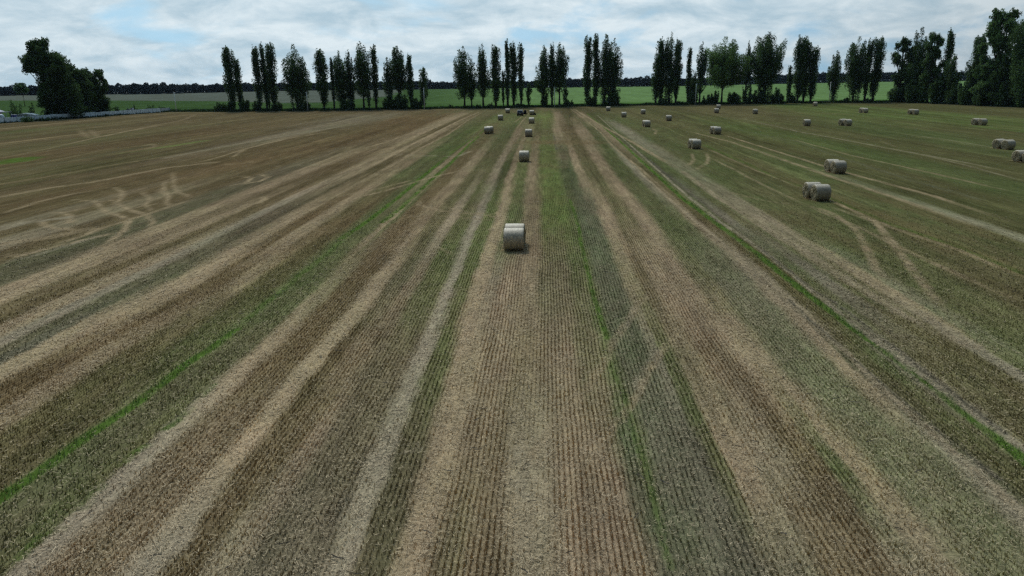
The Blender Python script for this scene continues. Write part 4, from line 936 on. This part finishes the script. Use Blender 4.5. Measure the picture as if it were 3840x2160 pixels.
def bale(xc, yb, label, rz=0.0, rear=None, rdx=0.0, gap=1.47):
    """xc: frame column of the middle of the wrap, yb: row where it meets the stubble (3840 px frame)"""
    P = G(xc, yb); d = P[:2] / np.linalg.norm(P[:2])
    Q = P[:2] + d * .25                       # contact line lies a little behind the visible foot
    rz = math.radians(rz)
    put_bale(Q, rz, label)
    if rear:
        up = np.array([-math.sin(rz), math.cos(rz)]); rt = np.array([math.cos(rz), math.sin(rz)])
        put_bale(Q + up * gap + rt * rdx, rz + math.radians(brng.uniform(-2, 2)), rear)
bale(1928, 938.5, 'nearest round bale, front of the close pair in the middle of the field', 0, 'second nearest bale, hidden behind the front one of the middle pair', .0)
bale(1965.5, 606, 'lone pale bale next beyond the nearest middle pair', 0)
bale(1982.5, 513, 'lone bale second beyond the middle pair, on the pale wheel track', 0)
bale(1993.5, 463, 'lone bale third beyond the middle pair, just short of the car', 0)
bale(1994.5, 431.5, 'bale right of the black car with a dark heap at its right end', 0)
bale(1829, 502, 'front bale of the pair left of the green strip before the car', 0, 'rear bale of the pair left of the green strip before the car', .35)
bale(1877, 451.5, 'lone bale left and short of the black car', 0)
bale(1904, 424.5, 'lone bale left of and beyond the black car', 0)
bale(2280.5, 416.5, 'farthest left bale of the right half, below the thick poplar clump', 0)
bale(2339, 440, 'lone bale nearer and right of the farthest left one', 4)
bale(2411, 428.5, 'lone bale beyond the pair of the inner right row', 3)
bale(2426, 476.5, 'front bale of the tightly joined pair of the inner right row', 2, 'rear bale of the tightly joined pair of the inner right row', -.12)
bale(2507, 453.5, 'lone bale right of the tightly joined inner pair', 3)
bale(2609, 558.5, 'front bale of the pair above two forking wheel tracks', 3, 'rear bale of the pair above two forking wheel tracks', -.12)
bale(2693, 408.5, 'rear smaller looking bale of two in line under the bright green tree', 4)
bale(2686, 424.5, 'nearer bale of two in line under the bright green tree', 2)
bale(2831, 427.5, 'lone bale below the wide grey green poplar', 5)
bale(2688, 504, 'front bale of the pair on the brown strip below the bright green tree', 3, 'rear bale of the pair on the brown strip below the bright green tree', -.25)
bale(3056, 398, 'far bale beside the right end of the merging spires', 4)
bale(3243, 424, 'front bale of the far pair below the plump poplar', 6, 'rear bale of the far pair below the plump poplar', -.15)
bale(3024, 472, 'lone bale left of the overlapping end on pair', 5)
bale(3178, 472, 'front bale of the pair showing both round ends, in the right field', 12, 'rear bale of the pair showing both round ends, in the right field', -.3)
bale(3432, 429.5, 'front bale of the far pair below the right thicket', 8, 'rear bale of the far pair below the right thicket', -.35)
bale(3142, 650.5, 'front bale of the large pair behind the nearest right pair', 5, 'rear bale of the large pair behind the nearest right pair', -.05)
bale(3075, 752.5, 'front bale of the nearest and largest right hand pair', 5, 'rear bale of the nearest and largest right hand pair', -.12)
bale(3683, 470, 'front bale of the pair below the giant tree', 10, 'rear bale of the pair below the giant tree', -.4)
bale(3778, 561, 'front bale of the big pair near the right border', 14, 'rear bale of the big pair near the right border', -.1)
bale(3862, 611, 'front bale of the pair cut by the right border', 12, 'rear bale of the pair cut by the right border, its round end in view', -.1)

rng = rs(91); bv = []; bc = []
for o_ in [q for q in C.objects if q.name.startswith('round_bale')]:
    b0 = np.array(o_.location[:2]); dist = np.linalg.norm(b0); n = 160
    ang = o_.rotation_euler[2]; u = rng.uniform(-.85, .85, n); v = np.sign(rng.uniform(-1, 1, n)) * (.28 + np.abs(rng.normal(0, .38, n)))
    px_ = b0[0] + math.cos(ang) * u - math.sin(ang) * v; py_ = b0[1] + math.sin(ang) * u + math.cos(ang) * v
    L_ = rng.uniform(.08, .3, n); W = rng.uniform(.008, .016, n) * (1 + dist / 60); ya = rng.uniform(0, math.pi, n); z0 = rng.uniform(.02, .10, n)
    dl = np.stack([np.cos(ya), np.sin(ya)], 1) * L_[:, None] / 2; dw = np.stack([-np.sin(ya), np.cos(ya)], 1) * W[:, None] / 2; P = np.stack([px_, py_], 1)
    V = np.zeros((n, 4, 3)); V[:, 0, :2] = P - dl - dw; V[:, 1, :2] = P + dl - dw; V[:, 2, :2] = P + dl + dw; V[:, 3, :2] = P - dl + dw
    V[:, :, 2] = z0[:, None]; V[:, 1:3, 2] += rng.uniform(-.015, .05, (n, 1)); bv.append(V.reshape(-1, 3))
    bc.append(np.repeat(lin((150, 130, 98)) / GAIN * rng.uniform(.5, 1.3, (n, 1)), 4, 0))
bv = np.concatenate(bv); me = np_mesh('shed_straw', bv, 4, np.arange(len(bv)), STUB, np.concatenate(bc))
props(link('shed_straw', me), 'loose straw shed on the ground around the bales', 'straw', kind='stuff')

# ------------------------------------------------------------------ black car with an open door
PAINT = simple('black_paint', (.008, .009, .013), .25, .6, noise=.1); GLASS = simple('dark_glass', (.012, .015, .022), .08, .7, noise=.05)
TYRE = simple('tyre_rubber', (.015, .015, .015), .9, .2); RIM = simple('rim_metal', (.35, .35, .37), .4, .5, metal=.8); CHROME = simple('bright_trim', (.45, .46, .47), .35, .5, metal=.5)
TAIL = simple('tail_lamp_red', (.16, .01, .012), .3, .5); PLATE = simple('plate_white', (.5, .5, .5), .5, .3); PLAS = simple('black_plastic', (.02, .02, .02), .7, .2)
Pc = G(1951, 435.5); Pc = Pc * (1 + 2.2 / np.linalg.norm(Pc[:2]))
car = empty('parked_car', (Pc[0], Pc[1], 0), 0); props(car, 'black car seen from behind with its right door wide open', 'car')
# local: +y forward (away), x right
def car_body():
    mb = MB()
    st = [(-2.25, .80, .42, 1.02), (-2.2, .88, .30, 1.06), (-1.6, .91, .24, 1.06), (0, .92, .22, 1.02), (1.2, .91, .24, .98), (1.9, .87, .28, .90), (2.25, .74, .38, .78)]
    rings = []
    for y, hw, z0, z1 in st:
        rings.append([(-hw * .92, y, z0), (-hw, y, z0 + .18), (-hw, y, z1 - .22), (-hw * .93, y, z1), (hw * .93, y, z1), (hw, y, z1 - .22), (hw, y, z0 + .18), (hw * .92, y, z0)])
    v = [p for r_ in rings for p in r_]; f = []
    for i in range(len(st) - 1):
        for k in range(8): f.append((i * 8 + k, i * 8 + (k + 1) % 8, (i + 1) * 8 + (k + 1) % 8, (i + 1) * 8 + k))
    f.append(tuple(range(7, -1, -1))); f.append(tuple((len(st) - 1) * 8 + k for k in range(8)))
    mb.add(v, f)
    # cabin
    cb = [(-2.05, .82, 1.05), (-1.75, .70, 1.60), (-.9, .70, 1.68), (.2, .69, 1.66), (1.15, .80, 1.0)]
    v = []; f = []
    for y, hw, z in cb: v += [(-hw, y, z), (hw, y, z)]
    low = [(-2.05, .84, 1.03), (-1.6, .85, 1.03), (-.9, .86, 1.02), (.2, .86, 1.0), (1.15, .82, .97)]
    for y, hw, z in low: v += [(-hw, y, z), (hw, y, z)]
    for i in range(4):
        a = 2 * i; b_ = 10 + 2 * i
        f += [(a, a + 1, a + 3, a + 2), (a, a + 2, b_ + 2, b_), (a + 3, a + 1, b_ + 1, b_ + 3)]
    f += [(0, 10, 11, 1)]
    mb.add(v, f); return mb
car_body().build('body', PAINT, car, True, .02)
MB().add([(-.68, -2.065, 1.10), (.68, -2.065, 1.10), (.60, -1.80, 1.54), (-.60, -1.80, 1.54)], [(0, 1, 2, 3)]).build('rear_window', GLASS, car)
MB().add([(-.70, 1.10, 1.05), (.70, 1.10, 1.05), (.60, .27, 1.66), (-.60, .27, 1.66)], [(3, 2, 1, 0)]).build('windscreen', GLASS, car)
for s in (-1, 1):
    w_ = MB().add([(s * .866, -1.5, 1.08), (s * .866, .75, 1.08), (s * .725, .05, 1.58), (s * .72, -1.45, 1.58)], [(0, 1, 2, 3)]); w_.build('side_window', GLASS, car)
    MB().box((s * .70, -2.245, .88), (.26, .06, .20)).build('tail_light', TAIL, car, bevel=.015)
    MB().tube([(s * .62, -1.7, 1.66), (s * .62, -.9, 1.73), (s * .62, .1, 1.71)], [.02] * 3, 6).build('roof_rail', CHROME, car)
    MB().tube([(s * .80, -2.10, 1.06), (s * .69, -1.83, 1.60)], [.045, .04], 6).build('rear_pillar_trim', CHROME, car)
    for yy in (-1.35, 1.4):
        t = MB().tube([(s * .68, yy, .34), (s * .70, yy, .34), (s * .86, yy, .34), (s * .90, yy, .34)], [.30, .34, .34, .30], 20).build('wheel', TYRE, car, True)
        MB().tube([(s * .895, yy, .34), (s * .91, yy, .34)], [.21, .17], 14).build('rim', RIM, t)
MB().box((0, -2.27, .80), (.52, .03, .12)).build('number_plate', PLATE, car)
MB().box((0, -2.27, .50), (1.66, .10, .20)).build('rear_bumper', PLAS, car, bevel=.03)
MB().box((0, -1.78, 1.63), (1.2, .25, .03)).build('spoiler', CHROME, car, bevel=.01)
dh = empty('x', (0, 0, 0)); bpy.data.objects.remove(dh)
da = math.radians(62); ux, uy = math.sin(da), -math.cos(da)
def dp(t, z): return (.93 + ux * t, .55 + uy * t, z)
dm = MB()
outl = [(0, .35), (1.02, .38), (1.08, .95), (.98, 1.02), (.85, 1.60), (.35, 1.60), (0, 1.02)]
va = [dp(t, z) for t, z in outl]; vb = [(p[0] - uy * .0 + .07 * uy * -1, p[1] + .07 * ux, p[2]) for p in va]; n_ = len(outl)
dm.add(va + vb, [tuple(range(n_)), tuple(range(2 * n_ - 1, n_ - 1, -1))] + [((i + 1) % n_, i, n_ + i, n_ + (i + 1) % n_) for i in range(n_)])
door = dm.build('door', PAINT, car)
gl = [dp(t, z) for t, z in ((.2, 1.06), (.92, 1.06), (.80, 1.54), (.40, 1.54))]
MB().add([(p[0] + .004 * uy, p[1] - .004 * ux, p[2]) for p in gl], [(0, 1, 2, 3)]).build('door_window', GLASS, door)

# dark heap by the bale
rng = rs(77); Ph = G(2004.5, 431.5)
hv = []; hf = []; n_ = 14
for j in range(6):
    for k in range(n_):
        w = 6.283 * k / n_; q = math.cos(j / 5.5 * 1.5); hv.append((math.cos(w) * .5 * q * rng.uniform(.85, 1.1), math.sin(w) * .42 * q * rng.uniform(.85, 1.1), .72 * math.sin(j / 5.5 * 1.5) * rng.uniform(.93, 1.04)))
for j in range(5):
    for k in range(n_): hf.append((j * n_ + k, j * n_ + (k + 1) % n_, (j + 1) * n_ + (k + 1) % n_, (j + 1) * n_ + k))
hf.append(tuple(5 * n_ + k for k in range(n_)))
o = MB().add(hv, hf).build('dark_heap', simple('dark_sacking', (.025, .026, .018), .95, .1, nscale=9), None, True)
o.location = (Ph[0], Ph[1] + .4, 0); props(o, 'small dark rounded heap on the ground beside the bale by the car', 'heap')

# ------------------------------------------------------------------ poles
INS = simple('porcelain', (.5, .5, .5), .4, .5)
for px, top, yb, lab in [(662, 345, 416, 'pale concrete pole right of the white fence end'), (1155, 344, 416, 'pale concrete pole right of the broad lone oval poplar'),
                         (1592, 328, 407.5, 'pale concrete pole in front of the short pointed tree'), (2079, 327, 401, 'thin pale concrete pole in front of the thin straight poplar in the middle'),
                         (2607, 314, 390, 'pale concrete pole left of the bright green tree'), (3108, 307, 384, 'pale concrete pole in front of the small open crowned poplar')]:
    P = edge_point(px, 1.5); H = height_to(P, top)
    root = empty('utility_pole', P, 0); props(root, lab, 'pole', 'poles along the field edge')
    MB().tube([(0, 0, -.2), (0, 0, H * .5), (0, 0, H)], [.15, .125, .10], 8).build('shaft', CONC, root, True)
    MB().box((0, 0, H - .35), (.85, .07, .08)).build('crossarm', POSTM, root)
    for xx in (-.36, .36): MB().tube([(xx, 0, H - .31), (xx, 0, H - .22), (xx, 0, H - .16)], [.03, .05, .02], 7).build('insulator', INS, root, True)

# ------------------------------------------------------------------ fence, yard things
fence = None
fp = [(-330, 1.6), (0, 1.6), (75, 1.6), (200, 2.0), (380, 2.0), (463, 2.0), (554, 1.8), (604, 1.6)]
pts = [edge_point(a, o_) for a, o_ in fp]
fr = empty('concrete_fence', pts[0]); props(fr, 'long pale blue grey concrete panel fence at the left field edge', 'fence')
cum = [0]
for a, b in zip(pts[:-1], pts[1:]): cum.append(cum[-1] + np.linalg.norm(b - a))
ln = cum[-1]; npan = int(ln / 2.0)
def alongf(s):
    return np.array([np.interp(s, cum, [p[k] for p in pts]) for k in range(3)])
rng = rs(9)
npan = min(npan, 100)
for i in range(npan):
    a = alongf(ln * i / npan); b = alongf(ln * (i + 1) / npan); c = (a + b) / 2; d = b - a; L_ = np.linalg.norm(d); ang = math.atan2(d[1], d[0])
    h = 1.52 + rng.normal(0, .035)
    mb = MB()
    nsl = 3
    for k in range(nsl): mb.box((0, 0, .06 + (k + .5) * (h - .06) / nsl), (L_ - .13, .055, (h - .06) / nsl - .012))
    o = mb.build('panel', FENCE, fr); o.location = Vector(c - pts[0]); o.rotation_euler = (rng.normal(0, .02), 0, ang)
    pb = MB().box((0, 0, h / 2 + .04), (.12, .13, h + .08)); o = pb.build('post', POSTM, fr); o.location = Vector(a - pts[0]); o.rotation_euler = (0, 0, ang)
e1, e2 = edge_point(606, 1.5), edge_point(637, 3.5)
gp = empty('gate_panel', e1); props(gp, 'lighter short wall panel set back at the right end of the fence', 'wall panel')
d = e2 - e1; ang = math.atan2(d[1], d[0]); L_ = np.linalg.norm(d)
o = MB().box((L_ / 2, 0, .75), (L_, .1, 1.35)).build('panel', simple('light_panel', (.36, .37, .38), .8, .2), gp); o.rotation_euler = (0, 0, ang)
for t in (0, 1):
    o = MB().box((L_ * t, -.12, .8), (.14, .1, 1.6)).build('post', POSTM, gp); o.rotation_euler = (0, 0, ang)

# house at the left border
BRICK = simple('brick', (.24, .15, .12), .9, .2, nscale=4); ROOFM = simple('blue_roof_sheet', (.075, .08, .17), .6, .4, nscale=1)
Ph = edge_point(-18, 16); hs = empty('house', Ph, math.radians(12)); props(hs, 'brick house with a blue violet sheet roof cut by the left border', 'house')
MB().box((-2.2, 0, 1.35), (6.4, 6, 2.7)).build('wall', BRICK, hs)
MB().prism([(-5.9, 2.72), (1.5, 2.72), (1.6, 2.62), (-2.2, 4.1), (-6.0, 2.62)][0:0] or [(1.6, 2.72), (-2.2, 4.15), (-6.0, 2.72)], -3.5, 3.5).build('roof', ROOFM, hs)
MB().box((2.9, -1.0, 2.66), (3.6, 3.4, .10)).build('canopy', simple('canopy_sheet', (.03, .035, .07), .7, .3), hs)
for yy in (-2.5, .5): MB().box((4.5, yy, 1.3), (.1, .1, 2.6)).build('canopy_post', POSTM, hs)
wf = MB().box((1.03, -1.0, 1.5), (.05, 1.2, 1.2)).build('window', simple('window_frame', (.5, .5, .5), .6, .3), hs)
MB().box((1.065, -1.0, 1.5), (.02, 1.0, 1.0)).build('pane', GLASS, wf)
Pt = edge_point(4, 4.0); tk = empty('storage_tank', Pt); props(tk, 'pale rounded tank behind the fence at the left border', 'tank')
MB().tube([(-1.5, 0, 1.5), (-1.35, 0, 1.5), (-1.1, 0, 1.5), (.55, 0, 1.5), (.85, 0, 1.5), (1.0, 0, 1.5)], [.35, .75, .95, .95, .75, .35], 20).build('shell', simple('tank_paint', (.34, .40, .44), .6, .4), tk, True)
for xx in (-.8, .4): MB().box((xx, 0, .35), (.2, 1.2, .72)).build('saddle', POSTM, tk)
Pb = edge_point(57, 4.0); bx = empty('water_barrel', Pb); props(bx, 'dark blue barrel behind the fence', 'barrel')
MB().tube([(0, 0, 0), (0, 0, .1), (0, 0, 1.0), (0, 0, 1.9), (0, 0, 2.0)], [.72, .76, .78, .76, .70], 20).build('drum', simple('blue_plastic', (.018, .026, .14), .5, .4), bx, True)
MB().tube([(0, 0, 1.98), (0, 0, 2.06)], [.74, .70], 20).build('lid', simple('grey_lid', (.3, .33, .36), .6, .3), bx, True)
Ps = edge_point(104, 6.0); sh = empty('low_shed', Ps, .2); props(sh, 'low shed with a pale sagging sheet roof behind the fence', 'shed')
MB().box((0, 0, .8), (4.6, 2.2, 1.6)).build('wall', simple('shed_boards', (.07, .07, .065), .9, .2), sh)
MB().prism([(-2.9, 1.66), (-2.9, 1.6), (2.9, 1.6), (2.9, 1.66), (1.0, 2.12), (-.6, 2.2)], -1.5, 1.5).build('roof', simple('pale_sheet', (.42, .44, .42), .7, .3), sh)

# rubble heap
rng = rs(55); Pr = edge_point(480, 8.0); rh = empty('rubble_heap', Pr); props(rh, 'heap of dark and pale rubble and junk behind the fence', 'rubble heap')
mats = [simple('rubble_dark', (.04, .04, .05), .9, .2), simple('rubble_pale', (.32, .32, .34), .8, .3), simple('rubble_blue', (.08, .10, .16), .8, .3)]
for mi, (mname, cnt) in enumerate((('dark_chunks', 150), ('pale_chunks', 60), ('blue_chunks', 50))):
    mb = MB()
    for k in range(cnt):
        u = rng.normal(0, .42) * 3.2; hmax = 1.2 + 1.5 * math.exp(-((u - 1.6) / 1.0) ** 2)
        z = rng.uniform(0, 1) ** .8 * hmax * max(.1, 1 - abs(u) / 5.0); v_ = rng.normal(0, .9) * (1.2 - z / 4)
        s = rng.uniform(.12, .55); R3 = Matrix.Rotation(rng.uniform(0, 3), 3, Vector(rng.normal(0, 1, 3)).normalized())
        b0 = MB().box((0, 0, 0), (s * rng.uniform(.6, 1.8), s, s * rng.uniform(.3, .9)), rng.uniform(.6, 1))
        mb.add([R3 @ Vector(p) + Vector((u, v_, z)) for p in b0.v], b0.f)
    mb.build(mname, mats[mi], rh)

# ------------------------------------------------------------------ air
hz = MB().box((0, 1000, 24), (3400, 4200, 66)).build('haze', bpy.data.materials.new('air'))
m = hz.data.materials[0]; m.use_nodes = True; nt = m.node_tree
for n_ in list(nt.nodes):
    if n_.type == 'BSDF_PRINCIPLED': nt.nodes.remove(n_)
pvn = N(nt, 'ShaderNodeVolumePrincipled'); pvn.inputs['Color'].default_value = (.62, .80, 1.0, 1); pvn.inputs['Density'].default_value = .000028; pvn.inputs['Anisotropy'].default_value = 0.0
nt.links.new(pvn.outputs[0], nt.nodes['Material Output'].inputs['Volume'])
props(hz, 'thin blue summer haze over the fields', 'haze', kind='stuff')

# ------------------------------------------------------------------ sky and light
SUN_EL, SUN_AZ = math.radians(52), math.radians(-20)      # azimuth from +Y, towards -X
SKX, SKY = 7.7, -2.9
w = bpy.data.worlds.new('World'); scene.world = w; w.use_nodes = True
nt = w.node_tree; L = nt.links.new
bg = nt.nodes['Background']; bg.inputs['Strength'].default_value = .10
sky = N(nt, 'ShaderNodeTexSky', sky_type='NISHITA'); sky.sun_disc = False; sky.sun_elevation = SUN_EL; sky.sun_rotation = SUN_AZ
sky.air_density = 1.0; sky.dust_density = .6; sky.ozone_density = 1.0
tc = N(nt, 'ShaderNodeTexCoord'); sp = N(nt, 'ShaderNodeSeparateXYZ'); L(tc.outputs['Generated'], sp.inputs[0])
zc = N(nt, 'ShaderNodeMath', operation='MAXIMUM'); L(sp.outputs['Z'], zc.inputs[0]); zc.inputs[1].default_value = 0.0
za = N(nt, 'ShaderNodeMath', operation='ADD'); L(zc.outputs[0], za.inputs[0]); za.inputs[1].default_value = .32
dx = N(nt, 'ShaderNodeMath', operation='DIVIDE'); L(sp.outputs['X'], dx.inputs[0]); L(za.outputs[0], dx.inputs[1])
dy = N(nt, 'ShaderNodeMath', operation='DIVIDE'); L(sp.outputs['Y'], dy.inputs[0]); L(za.outputs[0], dy.inputs[1])
cb = N(nt, 'ShaderNodeCombineXYZ'); L(dx.outputs[0], cb.inputs[0]); L(dy.outputs[0], cb.inputs[1])
n1 = N(nt, 'ShaderNodeTexNoise', Scale=2.2, Detail=9.0, Roughness=.55, Distortion=.35); mp1 = N(nt, 'ShaderNodeMapping'); mp1.inputs['Location'].default_value = (SKX, SKY, 0); L(cb.outputs[0], mp1.inputs[0]); L(mp1.outputs[0], n1.inputs['Vector'])
mp = N(nt, 'ShaderNodeMapping'); mp.inputs['Location'].default_value = (3.1, 7.7, 0); L(cb.outputs[0], mp.inputs[0])
n2 = N(nt, 'ShaderNodeTexNoise', Scale=4.2, Detail=9.0, Roughness=.6, Distortion=.3); L(mp.outputs[0], n2.inputs['Vector'])
cov = N(nt, 'ShaderNodeMapRange'); cz_ = N(nt, 'ShaderNodeMath', operation='MULTIPLY_ADD'); L(zc.outputs[0], cz_.inputs[0]); cz_.inputs[1].default_value = -.42; L(n1.outputs['Fac'], cz_.inputs[2]); L(cz_.outputs[0], cov.inputs[0]); cov.interpolation_type = 'SMOOTHSTEP'
for i, v in enumerate((.31, .46, .15, 1.0)): cov.inputs[i + 1].default_value = v
br = N(nt, 'ShaderNodeMapRange'); L(n2.outputs['Fac'], br.inputs[0])
for i, v in enumerate((.38, .62, 0, 1)): br.inputs[i + 1].default_value = v
cc = N(nt, 'ShaderNodeMix', data_type='RGBA'); L(br.outputs[0], cc.inputs[0]); cc.inputs[6].default_value = (3.9, 5.2, 6.05, 1); cc.inputs[7].default_value = (6.5, 7.4, 7.85, 1)
zu = N(nt, 'ShaderNodeMath', operation='ADD'); L(zc.outputs[0], zu.inputs[0]); zu.inputs[1].default_value = .35
cv = N(nt, 'ShaderNodeCombineXYZ'); L(sp.outputs['X'], cv.inputs[0]); L(sp.outputs['Y'], cv.inputs[1]); L(zu.outputs[0], cv.inputs[2])
nv = N(nt, 'ShaderNodeVectorMath', operation='NORMALIZE'); L(cv.outputs[0], nv.inputs[0]); L(nv.outputs[0], sky.inputs[0])
sk = N(nt, 'ShaderNodeMix', data_type='RGBA', blend_type='MULTIPLY'); sk.inputs[0].default_value = 1; L(sky.outputs[0], sk.inputs[6]); sk.inputs[7].default_value = (1.0, 1.22, 1.06, 1)
mx = N(nt, 'ShaderNodeMix', data_type='RGBA'); L(cov.outputs[0], mx.inputs[0]); L(sk.outputs[2], mx.inputs[6]); L(cc.outputs[2], mx.inputs[7])
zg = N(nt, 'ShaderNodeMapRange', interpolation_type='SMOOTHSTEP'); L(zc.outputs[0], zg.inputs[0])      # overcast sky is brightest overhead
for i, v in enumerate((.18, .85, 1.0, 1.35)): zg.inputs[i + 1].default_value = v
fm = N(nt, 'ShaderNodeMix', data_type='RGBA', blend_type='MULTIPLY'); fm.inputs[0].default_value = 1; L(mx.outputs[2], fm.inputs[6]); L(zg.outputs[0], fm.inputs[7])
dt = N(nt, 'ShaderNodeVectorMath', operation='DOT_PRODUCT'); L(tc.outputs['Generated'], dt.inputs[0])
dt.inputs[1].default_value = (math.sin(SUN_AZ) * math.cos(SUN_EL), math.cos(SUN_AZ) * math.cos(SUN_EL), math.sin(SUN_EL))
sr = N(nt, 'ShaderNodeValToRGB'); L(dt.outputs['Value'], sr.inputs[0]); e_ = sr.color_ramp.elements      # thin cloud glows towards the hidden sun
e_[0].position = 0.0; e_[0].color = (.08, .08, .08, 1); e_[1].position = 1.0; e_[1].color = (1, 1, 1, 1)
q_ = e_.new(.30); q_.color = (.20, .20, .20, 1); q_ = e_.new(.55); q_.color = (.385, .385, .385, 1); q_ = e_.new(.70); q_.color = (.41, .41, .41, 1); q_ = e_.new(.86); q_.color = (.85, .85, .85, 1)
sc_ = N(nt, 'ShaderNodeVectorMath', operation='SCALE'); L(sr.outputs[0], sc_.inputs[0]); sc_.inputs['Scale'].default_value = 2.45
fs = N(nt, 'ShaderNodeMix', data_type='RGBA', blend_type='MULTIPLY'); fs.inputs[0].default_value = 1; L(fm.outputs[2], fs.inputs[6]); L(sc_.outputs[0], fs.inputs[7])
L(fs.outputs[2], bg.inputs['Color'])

sl = bpy.data.lights.new('sun', 'SUN'); sl.energy = 2.0; sl.angle = math.radians(8); sl.color = (1, .96, .9)
so = bpy.data.objects.new('sun', sl); C.objects.link(so)
sd = Vector((math.sin(SUN_AZ) * math.cos(SUN_EL), math.cos(SUN_AZ) * math.cos(SUN_EL), math.sin(SUN_EL)))
so.rotation_euler = sd.to_track_quat('Z', 'Y').to_euler(); so.location = (0, 0, 60)

# ------------------------------------------------------------------ render settings
scene.render.engine = 'CYCLES'
scene.view_settings.view_transform = 'Standard'; scene.view_settings.look = 'None'; scene.view_settings.exposure = 0.2; scene.view_settings.gamma = 1
scene.cycles.max_bounces = 6; scene.cycles.diffuse_bounces = 3; scene.cycles.transparent_max_bounces = 4; scene.cycles.volume_bounces = 0
scene.cycles.filter_width = 1.4; scene.cycles.use_denoising = False; scene.cycles.denoiser = 'OPENIMAGEDENOISE'; scene.cycles.denoising_input_passes = 'RGB_ALBEDO_NORMAL'
scene.render.film_transparent = False
